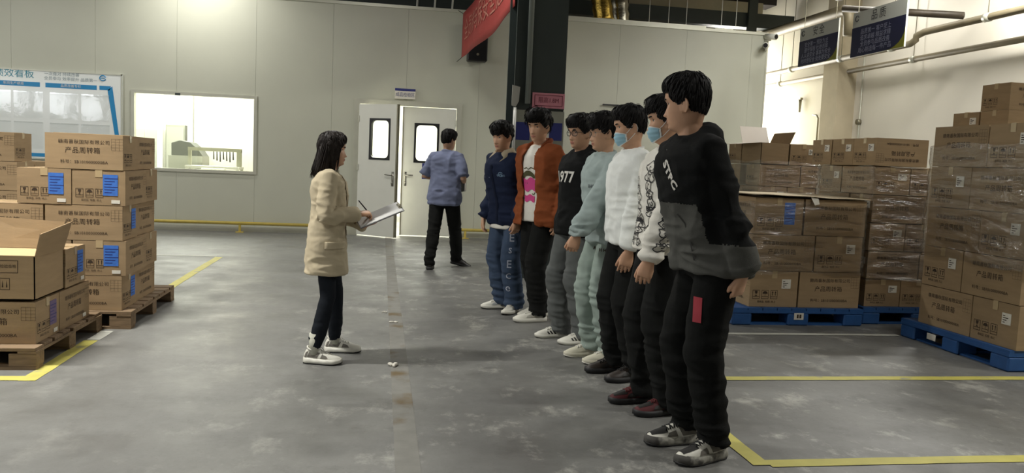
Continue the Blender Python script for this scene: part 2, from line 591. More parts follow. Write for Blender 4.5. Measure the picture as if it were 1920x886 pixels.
def door_leaf(name, w, hinge, ang, flip, win, plate):
    """Leaf in its own frame: hinge at x=0, leaf runs to x=w, front faces -y."""
    d = empty(name, hinge, ang)
    d['kind'] = 'structure'
    sx = -1 if flip else 1
    x0, x1, z0, z1 = win
    def bx(m, a, y0, c, b, y1, e, **k):
        lo, hi = sorted((a * sx, b * sx))
        m.box(lo, y0, c, hi, y1, e, **k)
    m = MB()
    for a, c, b, e in ((0, 0.02, x0, 2.19), (x1, .02, w, 2.19), (x0, .02, x1, z0), (x0, z1, x1, 2.19)):
        bx(m, a, -.022, c, b, .022, e)
    m.build('door_panel', M_WHITE, d)
    # dark gasket with rounded inner corners
    g = MB()
    rr, n = .07, 5
    xs, xe = (x0 * sx, x1 * sx) if sx > 0 else (x1 * sx, x0 * sx)
    inner, outer = [], []
    t = .035
    for cx, cz, a0 in ((xe - t - rr, z1 - t - rr, 0), (xs + t + rr, z1 - t - rr, 90), (xs + t + rr, z0 + t + rr, 180), (xe - t - rr, z0 + t + rr, 270)):
        ox = xe if a0 in (0, 270) else xs
        oz = z1 if a0 in (0, 90) else z0
        for k in range(n):
            a = R(a0 + 90 * k / (n - 1))
            inner.append((cx + rr * math.cos(a), cz + rr * math.sin(a)))
            outer.append((ox, oz))
    N = len(inner)
    for y in (-.027, .027):
        v = [(p[0], y, p[1]) for p in inner] + [(p[0], y, p[1]) for p in outer]
        g.add(v, [(i, (i + 1) % N, N + (i + 1) % N, N + i) for i in range(N)])
    v = [(p[0], -.027, p[1]) for p in inner] + [(p[0], .027, p[1]) for p in inner]
    g.add(v, [(i, (i + 1) % N, N + (i + 1) % N, N + i) for i in range(N)])
    g.build('window_gasket', M_BLACK, d)
    p = MB()
    bx(p, x0 + .01, -.004, z0 + .01, x1 - .01, .004, z1 - .01)
    p.build('pane', M_GLASS, d)
    h = MB()
    hx = (w - .07) * sx
    h.box(hx - .02, -.028, .86, hx + .02, -.022, 1.1).tube([(hx, -.03, 1.04), (hx, -.065, 1.04), (hx - sx * .13, -.065, 1.045)], .011, 8).tube([(hx, -.03, .91), (hx, -.045, .91)], .02, 10)
    h.build('handle', mat('brushed_steel', rgb(170, 168, 160), .3, .9), d, True)
    if plate:
        q = MB()
        bx(q, x0 - .01, -.026, z0 - .27, x0 + .27, -.022, z0 - .005)
        q.build('notice_plate', M_NAVYPRINT, d)
    hg = MB()
    for z in (.3, 1.1, 1.9):
        hg.tube([(0, -.03, z), (0, -.03, z + .1)], .012, 8)
    hg.build('hinge', M_TRIM, d)
    MB().box(min(w * sx, (w - .02) * sx), -.03, .02, max(w * sx, (w - .02) * sx), .03, 2.19).build('edge_strip', M_GALV, d)
    return d
door_leaf('door_1', .78, (-.375, YW - .03, 0), R(-36), False, (.22, .64, 1.28, 1.96), False)
door_leaf('door_2', .90, (1.235, YW + .0, 0), R(-3), True, (.28, .70, 1.26, 1.93), True)

# column with pipe
XC0, XC1, YC = 1.46, 2.04, 9.05
c = MB().box(XC0, YC, 0, XC1, YC + .03, 6.6).box(XC0, YC + .55, 0, XC1, YC + .58, 6.6).box((XC0 + XC1) / 2 - .02, YC, 0, (XC0 + XC1) / 2 + .02, YC + .58, 6.6)
c.box(XC0 + .19, YC - .02, 1.95, XC1, YC, 6.6)
col = c.build('trim_2', M_DARKSTEEL)
col['kind'] = 'structure'
MB().box(XC0, YC - .012, 1.35, XC1 + .01, YC - .002, 1.93).build('cladding', mat('pale_grey_cladding', rgb(150, 152, 140), .5, var=.05), col)
MB().tube([(XC0 + .15, YC - .045, 2.0), (XC0 + .15, YC - .045, 6.6)], .032, 12).build('riser_pipe', mat('grey_pipe_paint', rgb(122, 128, 122), .4, .1), col, True)
MB().tube([(XC0 + .012, YC - .03, 1.46), (XC0 + .012, YC - .03, 1.95)], .018, 10).build('white_conduit', mat('white_conduit_paint', rgb(225, 225, 220), .3), col, True)
MB().prism([(-.03, 2.2), (.06, 2.18), (.05, 2.02), (.02, 1.96), (-.03, 1.97)], lambda a, b, d: (XC0 + a, YC - .03 - d, b), .01).build('cable_tag', mat('pale_tag', rgb(186, 186, 178), .5), col)

# upper structure above the panel wall
t3 = MB().box(1.9, 15.3, 4.22, 8.1, 15.6, 4.50).box(-2.5, 14.3, 3.86, 1.75, 14.8, 4.45)
t3.build('trim_3', M_DARKSTEEL)['kind'] = 'structure'
slab('trim_4', 2.2, 16, 4.54, 7.75, 16.2, 4.86, M_BEIGE)
slab('trim_5', -2, 16.1, 4.86, 8.1, 16.6, 5.6, mat('painted_roof_shade', rgb(48, 42, 40), .8))  # dark slab stands in for the shade under the roof
slab('trim_6', 7.08, 15.2, 4.1, 7.26, 15.28, 6.6, M_DARKSTEEL)
slab('trim_7', 7.85, 13.13, 0, XW, 13.62, 6.6, mat('column_plaster', rgb(190, 178, 152), .85, var=.04))
# ------------------------------------------------------------------ fittings of the hall
def lamp(i, x, y, z, power, spread):
    o = empty('ceiling_lamp', (x, y, z))
    where = ['above the window in the panel wall', 'high above the left cartons', 'above the near left floor', 'above the near middle floor', 'above the right-hand pallets', 'as added fill between the signs and the cream wall', 'as added fill over the empty right-hand floor', 'as added fill before the notice board', 'as added fill above the tall wrapped stack'][i]
    tag(o, 'twin tube strip lamp hanging ' + where, 'lamp', 'ceiling lamps')
    MB().box(-.62, -.08, 0, .62, .08, .05).build('housing', M_WHITE, o)
    for s in (-1, 1):
        MB().tube([(-.6, s * .04, -.02), (.6, s * .04, -.02)], .014, 8).build('tube', GLOWTUBE, o, True)
    MB().tube([(-.5, 0, .05), (-.5, 0, 6.6 - z)], .006, 6).tube([(.5, 0, .05), (.5, 0, 6.6 - z)], .006, 6).build('hanger_rod', M_GALV, o)
    a = area('lamp_light', (x, y, z - .06), (x, y, 0), 1.2, .14, power, spread=spread)
    a.parent = o
    a.location = (0, 0, -.06)
    a.rotation_euler = (0, 0, 0)
GLOWTUBE = glow('lit_tube', (1, .97, .88, 1), 6)
for i, l in enumerate(LAMP_SPOTS):
    lamp(i, *l)

# yellow guard rail low along the panel wall
rl = empty('guard_rail', (0, YW - .12, 0))
tag(rl, 'low yellow pipe rail along the foot of the panel wall', 'rail')
rail = MB()
for a, b in ((-10.5, -.55), (1.38, 6.5)):
    rail.tube([(a, 0, .15), (b, 0, .15)], .026, 10)
rail.build('rail_pipe', M_YELLOW, rl, True)
for x in (-8.3, -6.3, -4.3, -2.26, -.62, 1.45, 3.5, 5.6):
    MB().tube([(x, 0, .13), (x, 0, .012)], .02, 8).box(x - .06, -.05, 0, x + .06, .05, .012).build('rail_post', M_YELLOW, rl)

# performance board
bo = empty('notice_board', (-6.1, YW - .03, 0))
tag(bo, 'glossy white performance board with blue headings on the panel wall', 'board')
BX0, BX1, BZ0, BZ1 = -2.2, 2.01, 1.06, 2.45
MB().box(BX0, 0, BZ0, BX1, .025, BZ1).build('board_sheet', M_BOARD, bo)
fr = MB()
for t in ((BX0, BZ0, BX0 + .02, BZ1), (BX1 - .02, BZ0, BX1, BZ1), (BX0, BZ0, BX1, BZ0 + .02), (BX0, BZ1 - .02, BX1, BZ1)):
    fr.box(t[0], -.008, t[1], t[2], .0, t[3])
fr.build('board_frame', M_TRIM, bo)
F = lambda a, b: (a, -.003, b)
t = MB()
put_text(t, '绩效看板', .145, F, .43, 2.37)
t.build('title_lettering', mat('teal_print', rgb(70, 150, 170), .4), bo)
t = MB()
put_text(t, '一次做对 持续改善', .062, F, 1.12, 2.395)
put_text(t, '全员参与 效率提升 品质第一', .062, F, 1.25, 2.325)
put_text(t, '<<<<<<', .10, F, .42, 1.13)
t.build('slogan_lettering', M_GREYPRINT, bo)
t = MB()
for a, b in ((-2.1, -1.15), (-1.05, -.05), (.02, .80), (.88, 1.63)):
    t.add([F(a, 2.185), F(b, 2.185), F(b, 2.255), F(a, 2.255)], [(0, 1, 2, 3)])
t.add([F(1.67, 2.19), F(1.82, 2.19), F(1.84, 2.255), F(1.67, 2.255)], [(0, 1, 2, 3)])
t.add([F(1.79, 2.19), F(1.86, 2.255), F(1.975, 1.36), F(1.915, 1.36)], [(0, 1, 2, 3)])
t.add([F(.66, 1.10), F(1.5, 1.10), F(1.5, 1.155), F(.66, 1.155)], [(0, 1, 2, 3)])
ring = [(1.72 + .045 * math.cos(a), 2.375 + .04 * math.sin(a)) for a in np.linspace(.3, 5.9, 14)]
t.tube([(p[0], -.004, p[1]) for p in ring], .008, 4)
t.tube([(1.69, -.004, 2.375), (1.75, -.004, 2.375)], .006, 4)
t.build('blue_bars', M_BLUEPRINT, bo)
t = MB()
put_text(t, '车间生产绩效', .05, lambda a, b: (a, -.005, b), .42, 2.22)
put_text(t, '品质改善专栏', .05, lambda a, b: (a, -.005, b), 1.25, 2.22)
t.build('bar_lettering', M_PAPER, bo)
for i in range(5):
    for j in range(2):
        x = -.5 + .46 * i + (.06 if i > 2 else 0)
        z = 1.22 + .47 * j
        k = MB().add([(x, -.006, z), (x + .42, -.006, z), (x + .42, -.004, z + .42), (x, -.004, z + .42)], [(0, 1, 2, 3)])
        k.box(x, -.008, z + .40, x + .42, -.002, z + .42)
        k.build('clear_pocket', M_POCKET, bo)

# door sign
ds = empty('door_sign', (.36, YW - .03, 2.40))
tag(ds, 'small white sign with blue strip over the double door', 'sign')
MB().box(-.17, -.02, -.085, .17, .02, .085).build('sign_plate', M_PAPER, ds)
MB().box(-.17, -.023, .045, .17, -.019, .085).build('blue_strip', M_NAVYPRINT, ds)
t = MB()
put_text(t, '成品检验区', .075, lambda a, b: (a, -.022, b), 0, -.02, 0, 0, .85)
t.build('lettering', M_NAVYPRINT, ds)

# height limit sign and papers on the column
hs = empty('height_sign', (1.855, YC - .03, 2.045))
tag(hs, 'pink height limit sign reading 1.8M on the dark column', 'sign')
MB().box(-.19, -.008, -.085, .185, .0, .085).build('sign_plate', mat('faded_pink_card', rgb(214, 142, 156), .5, var=.08, vscale=12), hs)
t = MB()
t.box(-.165, -.011, -.062, .16, -.008, -.056).box(-.165, -.011, .056, .16, -.008, .062).box(-.165, -.011, -.056, -.159, -.008, .056).box(.154, -.011, -.056, .16, -.008, .056)
put_text(t, '限高1.8M', .070, lambda a, b: (a, -.0105, b), -.002, 0, 0, 0, .86, 1.0)
t.build('lettering', mat('dark_red_print', rgb(112, 34, 52), .6), hs)
for i, (x, z, wd, ht, m, lab) in enumerate(((1.575, 1.69, .16, .2, M_NAVYPRINT, 'navy notice at the pipe side of the column'), (1.955, 1.70, .15, .2, M_NAVYPRINT, 'navy notice at the far edge of the column'), (1.855, 1.71, .05, .19, M_PAPER, 'narrow white paper between the two navy notices on the column'))):
    o = MB().box(x - wd / 2, YC - .018, z - ht / 2, x + wd / 2, YC - .012, z + ht / 2).build('column_notice', m)
    tag(o, lab, 'notice', 'column notices')

# red banner from the wall to the column
ban = MB()
A0, A1 = Vector((1.22, 13.0, 3.66)), Vector((1.22, 13.0, 2.97))
B0, B1 = Vector((1.47, 9.5, 3.86)), Vector((1.50, 9.5, 3.165))
NU, NV = 28, 6
def ban_pt(u, v, off=0.0):
    p = A0.lerp(B0, u).lerp(A1.lerp(B1, u), v)
    p.z -= .05 * math.sin(PI * u) * (.3 + v)
    p.x += .03 * math.sin(9 * u + 2 * v) * math.sin(PI * u) - off
    return p
vs = [ban_pt(i / NU, j / NV) for i in range(NU + 1) for j in range(NV + 1)]
ban.add(vs, [(i * (NV + 1) + j, (i + 1) * (NV + 1) + j, (i + 1) * (NV + 1) + j + 1, i * (NV + 1) + j + 1) for i in range(NU) for j in range(NV)])
me = ban.mesh('banner_cloth', mat('red_banner_cloth', rgb(162, 60, 56), .7, var=.06, vscale=5), True)
bn = empty('banner', (1.22, 13.0, 2.97))
tag(bn, 'red cloth banner strung from the panel wall to the dark column', 'banner')
o = link('banner_cloth', me, bn, (-1.22, -13.0, -2.97))
sm = o.modifiers.new('thickness', 'SOLIDIFY')
sm.thickness = .004
t = MB()
def ban_fn(a, b):
    p = ban_pt(.5 + a / 3.5, .5 - b / .69, .012)
    return (p.x, p.y, p.z)
put_text(t, '全员参与保安全促生产', .34, ban_fn, 0, .02, 0, 0, .92)
t.build('lettering', mat('faded_gold_print', rgb(188, 122, 106), .7), bn).location = (-1.22, -13.0, -2.97)
tt = MB().tube([(0, 0, .69), (-.02, .7, .86)], .006, 5).tube([(0, 0, 0), (-.01, .72, .02)], .006, 5).tube([(.26, -3.5, .9), (.28, -3.85, .94)], .006, 5)
tt.build('tie_cord', M_DARKSTEEL, bn)

# wall speaker behind the banner
sp = empty('wall_speaker', (1.53, YW - .02, 3.3))
tag(sp, 'black box loudspeaker on the panel wall behind the red banner', 'speaker')
MB().box(-.165, -.24, -.31, .165, -.02, .32, bev=.015).build('cabinet', M_BLACK, sp)
MB().box(-.145, -.25, -.29, .145, -.24, .3).build('grille', mat('speaker_cloth', rgb(16, 16, 17), .9), sp)
MB().tube([(0, -.25, -.2), (0, -.256, -.2)], .022, 12).build('badge', M_GALV, sp)
MB().box(-.05, -.02, -.1, .05, .02, .1).build('bracket', M_DARKSTEEL, sp)

# foil ducts dropping on to the roof of the inner rooms
def foil_duct(x, m, lab, lean, y=13.95):
    d = MB()
    pts, rad = [], []
    for k in range(34):
        s = k / 33
        pts.append((x - lean * s, y + .1 * s, ZT + .05 + 2.7 * s))
        rad.append(.18 + .012 * math.sin(k * 2.6) + .006 * random.uniform(-1, 1))
    d.tube(pts, rad, 16)
    tag(d.build('foil_duct', m, None, True), lab, 'duct', 'foil ducts')
foil_duct(3.80, M_GOLD, 'yellowed foil ventilation duct above the panel wall', .45)
foil_duct(4.25, M_FOIL, 'silver foil ventilation duct beside the yellowed one', .30, 14.45)

# drop rods and slim trays on top of the panel wall
for i, (x, y, h) in enumerate(((.52, 14.05, .9), (.82, 14.05, .9), (1.12, 14.05, .9), (4.62, 13.95, .9), (4.98, 13.95, .9), (5.35, 14.05, .9), (6.02, 14.05, .9), (6.3, 14.05, .9))):
    o = MB().tube([(x, y, ZT + .05), (x + (.1 if i < 3 else 0), y, ZT + .05 + 1.9)], .018 if i < 3 else .007, 6).build('drop_rod', M_WHITE)
    tag(o, ['slanting white strut', 'second slanting white strut', 'third slanting white strut', 'thin rod right of the silver duct', 'second thin rod right of the silver duct', 'thin rod over the middle of the cable tray', 'rod holding the small strip lamp', 'last rod before the wall corner'][i] + ' rising from the panel wall top', 'rod', 'drop rods')
cl = empty('small_strip_lamp', (5.95, 13.8, 3.88))
tag(cl, 'short white strip lamp lying on top of the panel wall', 'lamp')
MB().box(-.17, -.05, -.03, .17, .05, .0).build('housing', M_WHITE, cl)
MB().tube([(-.15, -.04, .02), (.22, -.04, .02)], .018, 8).build('tube', GLOWTUBE, cl)
o = MB().box(2.1, 13.715, 3.85, 5.6, 13.75, 3.885).build('cable_tray', M_TRIM)
tag(o, 'slim metal cable tray along the top of the panel wall', 'tray')

br = empty('wall_bracket', (3.92, YW, 2.41))
tag(br, 'short dark bracket bar on the panel wall above the row of heads', 'bracket')
MB().box(-.14, -.06, -.012, .14, -.03, .012).build('bar', M_BLACK, br)
for x in (-.1, .1):
    MB().box(x - .01, -.03, -.01, x + .01, 0, .01).build('standoff', M_BLACK, br)

# security cameras at the wall corner
for i, (z, dx, ang) in enumerate(((3.78, 0, 20), (3.62, -.08, -30))):
    cc = empty('security_camera', (6.78 + dx, YW - .12, z), R(ang))
    tag(cc, ['upper white security camera at the end of the panel wall', 'lower white security camera at the end of the panel wall'][i], 'camera', 'security cameras')
    MB().tube([(0, .12, 0), (0, -.12, -.03)], [.05, .055], 12).build('body', M_WHITE, cc, True)
    MB().tube([(0, -.12, -.03), (0, -.13, -.03)], .04, 12).build('lens', M_BLACK, cc)
    MB().box(-.015, .0, -.09, .015, .12, -.04).build('bracket', M_WHITE, cc)

# pipes along the right wall
def pipe(name, pts, r, m, lab, collars=()):
    p = empty(name, pts[0])
    tag(p, lab, 'pipe', 'pipes on the right wall')
    o = Vector(pts[0])
    MB().tube([Vector(q) - o for q in pts], r, 12).build('pipe_run', m, p, True)
    for q in collars:
        q = Vector(q)
        MB().tube([q - o - Vector((0, .05, 0)), q - o + Vector((0, .05, 0))], r * 1.22, 12).build('collar', M_TRIM, p, True)
        MB().tube([q - o, (q.x - o.x, q.y - o.y, 6.6 - o.z)], .007, 6).build('hanger_rod', M_GALV, p)
ys = (15.6, 13.9, 12.4, 10.9, 9.6)
pipe('sprinkler_pipe', [(8.05, 17.2, 3.185), (8.05, 2, 3.185)], .045, M_PIPE, 'lower straight pipe along the cream right wall', [(8.05, y, 3.185) for y in (15.6, 13.4, 11.4, 9.0)])
pipe('sprinkler_pipe', [(7.8, 17.2, 3.37), (7.8, 11.15, 3.37), (7.78, 11.0, 3.41), (7.78, 11.0, 3.46), (7.8, 10.85, 3.50), (7.8, 2, 3.50)], .05, M_PIPE, 'upper stepped pipe along the cream right wall', [(7.8, y, 3.37) for y in (14.7, 13.0, 11.6)] + [(7.8, 9.6, 3.5)])
pipe('sprinkler_main', [(7.62, 17.2, 4.13), (7.62, 12.75, 4.13), (7.62, 12.62, 4.11), (7.62, 12.54, 3.99), (7.62, 12.52, 3.68)], .095, M_PIPE, 'thick pipe with a downward elbow beside the column on the right wall')
pipe('sprinkler_main', [(7.25, 12.3, 4.25), (7.25, 9.9, 4.15)], .08, M_DARKPIPE, 'dark pipe above the hanging signs')
pipe('branch_pipe', [(6.75, 11.3, 3.84), (7.66, 9.88, 3.56)], .05, M_DARKPIPE, 'dark branch pipe crossing to the right wall')
du = MB().box(6.8, 6.2, 3.72, 7.15, 9.3, 4.2)
tag(du.build('air_duct', mat('grey_duct', rgb(120, 115, 100), .5, .3)), 'grey box duct under the roof by the right wall', 'duct')
cd = empty('conduit', (XW - .02, 12.9, 2.3))
tag(cd, 'thin vertical conduit with round junction box on the cream wall', 'conduit')
MB().tube([(0, 0, -1.4), (0, 0, 1.2)], .014, 8).build('conduit_pipe', M_TRIM, cd, True)
MB().tube([(0.01, 0, 0), (-.05, 0, 0)], .05, 12).build('junction_box', M_GALV, cd, True)
va = empty('bent_conduit', (XW, 14.2, 2.0))
tag(va, 'grey bent conduit on the brightly lit wall', 'conduit')
MB().tube([(-.05, 0, -.2), (-.05, 0, .42), (-.05, .06, .48), (-.05, .2, .5)], .018, 8).build('bent_pipe', M_GALV, va, True)
vb = empty('wall_valve', (XW, 14.9, 2.72))
tag(vb, 'small grey valve on the brightly lit wall', 'valve')
MB().tube([(-.06, 0, .12), (-.06, 0, -.14)], [.035, .02], 8).build('body', M_GALV, vb, True)
MB().box(-.09, -.05, .1, -.03, .05, .14).build('wheel', M_GALV, vb)

# two hanging signs
def hang_sign(y0, y1, x, z0, z1, head, lines, lab):
    s = empty('hanging_sign', (x, (y0 + y1) / 2, z0))
    tag(s, lab, 'sign', 'hanging slogan signs')
    W, H = y1 - y0, z1 - z0
    MB().box(-.012, -W / 2, 0, .012, W / 2, H).build('sign_plate', mat('sign_white', rgb(196, 198, 190), .6), s)
    f = lambda a, b, d=.014: (-d, -a, b)          # a runs to the reader's right (towards the camera)
    k = H * .66
    blue = [(-W / 2, 0)] + [(W / 2 - .32 * W * (1 - math.sin(R(q))), .62 * k * (1 - math.cos(R(q)))) for q in range(0, 91, 15)] + [(W / 2, k), (-W / 2, k)]
    MB().prism(blue, lambda a, b, d: f(a, b, .0125 + d), .003).build('blue_field', mat('sign_navy', rgb(27, 31, 66), .6, var=.03), s)
    MB().prism([(W / 2 - .32 * W, 0), (W / 2, 0), (W / 2, .62 * k)] + [(W / 2 - .32 * W * (1 - math.sin(R(q))), .62 * k * (1 - math.cos(R(q)))) for q in range(75, 0, -15)], lambda a, b, d: f(a, b, .0124 + d), .002).build('green_corner', mat('sign_green', rgb(128, 128, 34), .5), s)
    t = MB()
    put_text(t, head, .15, lambda a, b: f(a, b, .0145), 0, H * .83, 0, 0, 1, 1.4)
    t.tube([f(-W / 2 + .1 + .04 * math.cos(a), H * .86 + .04 * math.sin(a), .0145) for a in np.linspace(.3, 5.9, 12)], .007, 4)
    t.build('heading', mat('sign_dark_print', rgb(60, 60, 62), .6), s)
    t = MB()
    for i, l in enumerate(lines):
        put_text(t, l, .082, lambda a, b: f(a, b, .017), -.04, k * .80 - i * k * .21)
    t.build('slogan_lines', mat('sign_pale_print', rgb(150, 154, 178), .6), s)
    w = MB()
    for q in (-W / 2 + .1, W / 2 - .1):
        w.tube([(0, q, H), (0, q, 6.6 - z0)], .004, 5)
    w.build('hanging_wire', M_GALV, s)
    return s
hang_sign(10.94, 12.03, 6.5, 3.04, 3.63, '安全', ['安全第一 预防为主', '遵守规程 杜绝违章', '人人讲安全 事事为安全', '时时想安全 处处要安全'], 'navy and grey hanging sign headed with the word for safety, farther of two')
hang_sign(9.40, 10.58, 6.5, 3.01, 3.62, '品质', ['品质第一 客户至上', '追求卓越 精益求精', '全员参与品质改善', '用心制造每一件产品'], 'navy and grey hanging sign headed with the word for quality, nearer of two')

# floor joint and tape lines
o = MB().box(.095, .5, -.01, .205, 13.6, .0015).build('floor_joint', M_JOINTSTRIP)
o['kind'] = 'structure'
_ln = [0]
def line(x0, y0, x1, y1, wd, m, lab):
    _ln[0] += 1
    zl = .0016 + .0002 * _ln[0]
    a, b = Vector((x0, y0)), Vector((x1, y1))
    d = (b - a).normalized()
    n = Vector((-d.y, d.x)) * wd / 2
    t = MB()
    N = max(2, int((b - a).length / .12))
    top = []
    for i in range(N + 1):
        p = a.lerp(b, i / N)
        j = random.uniform(-.003, .003)
        top.append((p + n * (1 + j * 20), p - n * (1 - j * 20)))
    vs = [(q[0].x, q[0].y, zl) for q in top] + [(q[1].x, q[1].y, zl) for q in top]
    t.add(vs, [(i, N + 1 + i, N + 2 + i, i + 1) for i in range(N)])
    o = t.build('floor_tape', m)
    tag(o, lab, 'floor tape', 'floor marking tapes')
line(-1.91, 4.72, -1.91, 5.72, .09, M_TAPELINE, 'yellow tape line beside the near wooden pallet')
line(-1.90, 5.74, -1.90, 6.02, .085, M_WHITETAPE, 'short white tape patch between the two wooden pallets')
line(-1.96, 7.5, -1.96, 10.35, .09, M_TAPELINE, 'yellow tape line running away behind the second wooden pallet')
line(-1.865, 4.77, -4.5, 4.77, .09, M_TAPELINE, 'yellow tape line in front of the near wooden pallet')
line(-2.0, 10.4, -4.4, 10.4, .07, M_WHITETAPE, 'pale tape line across the floor far behind the left pallets')
line(1.80, 4.76, 5.6, 4.76, .085, M_TAPELINE, 'yellow tape line in front of the right-hand blue pallet')
line(1.79, 3.32, 5.6, 3.32, .085, M_TAPELINE, 'nearest yellow tape line across the right-hand floor')
line(1.75, 3.30, 1.75, 4.30, .085, M_TAPELINE, 'short yellow tape line behind the feet of the nearest man')
line(2.3, 6.12, 4.4, 6.12, .07, M_WHITETAPE, 'pale worn tape line before the middle blue pallet')
for x, y, lab, r in ((.12, 5.05, 'crumpled wrapping scrap on the floor joint right of the woman', .04), (.13, 6.42, 'crumpled bit of film farther along the floor joint', .03), (.06, 6.85, 'tiny scrap of film farthest along the floor joint', .02)):
    s = MB()
    for k in range(5):
        s.ell((random.uniform(-r, r), random.uniform(-r, r) * .7, r * .28), r * random.uniform(.3, .6), r * random.uniform(.25, .5), r * .28, 7, 4)
    tag(s.build('floor_scrap', M_PAPER, None, False, (x, y, 0)), lab, 'litter')

# inside the lit room behind the window
cb = empty('white_cabinet', (-4.68, 17.4, 0))
tag(cb, 'tall white cabinet with rails seen through the wall window', 'cabinet')
MB().box(-.45, -.3, 0, .45, .3, 1.72).build('carcass', M_WHITE, cb)
for x in (-.43, .01):
    MB().box(x, -.32, .05, x + .42, -.30, 1.68).build('door', mat('cabinet_door_paint', rgb(190, 192, 180), .5), cb)
lk = empty('locker', (-4.0, 16.9, 0))
tag(lk, 'grey locker beside the machine seen through the wall window', 'locker')
MB().box(-.18, -.25, 0, .18, .25, 1.78).build('carcass', mat('locker_paint', rgb(150, 152, 140), .5), lk)
MB().box(-.16, -.265, .06, .16, -.25, 1.74).build('door', mat('locker_door_paint', rgb(165, 167, 155), .5), lk)
for i, x in enumerate((-4.26, -3.70)):
    pc = MB().box(-.05, -.05, 0, .05, .05, 2.8).build('room_post', M_WHITE, None, False, (x, 16.6, 0))
    tag(pc, ['white post left of the grey locker inside the lit room', 'white post right of the grey locker inside the lit room'][i], 'post', 'room posts')
mc = empty('grey_machine', (-3.5, 15.55, 0))
tag(mc, 'grey machine with a rounded hood inside the lit room', 'machine')
MB().box(-.28, -.3, 0, .3, .3, 1.2).build('cabinet', mat('machine_paint', rgb(160, 162, 150), .5), mc)
hd = [(-.24, 1.2), (.3, 1.2), (.22, 1.32), (.08, 1.44), (-.1, 1.47), (-.24, 1.42)]
MB().prism(hd, lambda a, b, d: (a, -.25 + d, b), .5).build('hood', mat('machine_hood', rgb(92, 95, 88), .6), mc)
wb = empty('workbench', (-2.96, 14.9, 0))
tag(wb, 'white workbench with an overhead frame inside the lit room', 'workbench')
MB().box(-.4, -.25, 1.0, .5, .25, 1.04).build('bench_top', M_WHITE, wb)
for x, y in ((-.37, -.22), (.47, -.22), (-.37, .22), (.47, .22)):
    MB().box(x - .025, y - .025, 0, x + .025, y + .025, 1.0).build('leg', M_TRIM, wb)
MB().box(-.4, -.02, 1.04, -.35, .05, 1.34).box(.42, -.02, 1.04, .5, .05, 1.34).box(-.4, -.04, 1.30, .5, .06, 1.36).build('overhead_frame', mat('bench_frame_paint', rgb(170, 170, 150), .5), wb)
for k in range(7):
    o = MB().tube([(0, 0, 0), (.004, 0, -.14 - .02 * (k % 3))], [.008, .013], 6).build('hand_tool', M_DARKSTEEL, None, False, (-2.93 + .055 * k, 14.88, 1.30))
    tag(o, ['leftmost', 'second', 'third', 'middle', 'fifth', 'sixth', 'rightmost'][k] + ' of the small dark tools hanging under the workbench frame', 'tool', 'tools over the workbench')
ch = empty('office_chair', (-2.8, 14.2, 0))
tag(ch, 'pale chair pushed against the workbench inside the lit room', 'chair')
MB().box(-.2, -.02, .55, .2, .03, 1.02, bev=.02).build('backrest', M_WHITE, ch)
MB().box(-.21, .0, .46, .21, .4, .52, bev=.02).build('seat', M_WHITE, ch)
MB().tube([(0, .2, .46), (0, .2, .08)], .03, 8).build('gas_column', M_DARKSTEEL, ch)
b_ = MB()
for k in range(5):
    a = 2 * PI * k / 5
    b_.tube([(0, .2, .08), (.25 * math.cos(a), .2 + .25 * math.sin(a), .03)], .02, 6)
b_.build('foot_star', M_DARKSTEEL, ch)
# ------------------------------------------------------------------ cartons and pallets
SIZES = {'S': (.515, .355, .25), 'T': (.585, .45, .318)}
_cache = {}

def carton_mesh(sz, var):
    key = ('carton', sz, var)
    if key not in _cache:
        L, W, H = SIZES[sz]
        rr = random.Random(str(key))
        m = MB()
        nx, nz = 4, 3
        # four walls, slightly bulged, as one closed grid ring
        per = []
        for s in range(4):
            for k in range(nx):
                u = k / nx
                if s == 0:
                    per.append((-L / 2 + L * u, -W / 2, 0, -1, u))
                elif s == 1:
                    per.append((L / 2, -W / 2 + W * u, 1, 0, u))
                elif s == 2:
                    per.append((L / 2 - L * u, W / 2, 0, 1, u))
                else:
                    per.append((-L / 2, W / 2 - W * u, -1, 0, u))
        rings = []
        for j in range(nz + 1):
            z = (H - .004) * j / nz
            bz = math.sin(PI * j / nz)
            ring = []
            for x, y, ax, ay, u in per:
                b = (.0012 * math.sin(PI * u) * bz + rr.uniform(-.0008, .0008)) * (1 if u else 0)
                ring.append((x + ax * b, y + ay * b, z))
            rings.append(ring)
        m.loft(rings)
        for a, b in ((-W / 2, -.002), (.002, W / 2)):            # two top flaps meeting at a seam
            t = rr.uniform(0, .003)
            m.add([(-L / 2, a, H - .005), (L / 2, a, H - .005), (L / 2, b, H - .005), (-L / 2, b, H - .005),
                   (-L / 2, a, H - .001), (L / 2, a, H - .001), (L / 2, b, H - .001 + (t if b < 0 else 0)), (-L / 2, b, H - .001 + (t if b < 0 else 0))],
                  [(4, 5, 6, 7), (0, 1, 5, 4), (1, 2, 6, 5), (2, 3, 7, 6), (3, 0, 4, 7)])
        _cache[key] = m.mesh('carton', M_CARD)
    return _cache[key]

def face_fn(sz, d):
    """Local frame of a carton face: fn(a, b, off) with a to the reader's right, b up from the carton's foot."""
    L, W, H = SIZES[sz]
    o = .0021
    return {'-y': lambda a, b, off=0: (a, -W / 2 - o - off, b), '+y': lambda a, b, off=0: (-a, W / 2 + o + off, b),
            '+x': lambda a, b, off=0: (L / 2 + o + off, a, b), '-x': lambda a, b, off=0: (-L / 2 - o - off, -a, b)}[d]

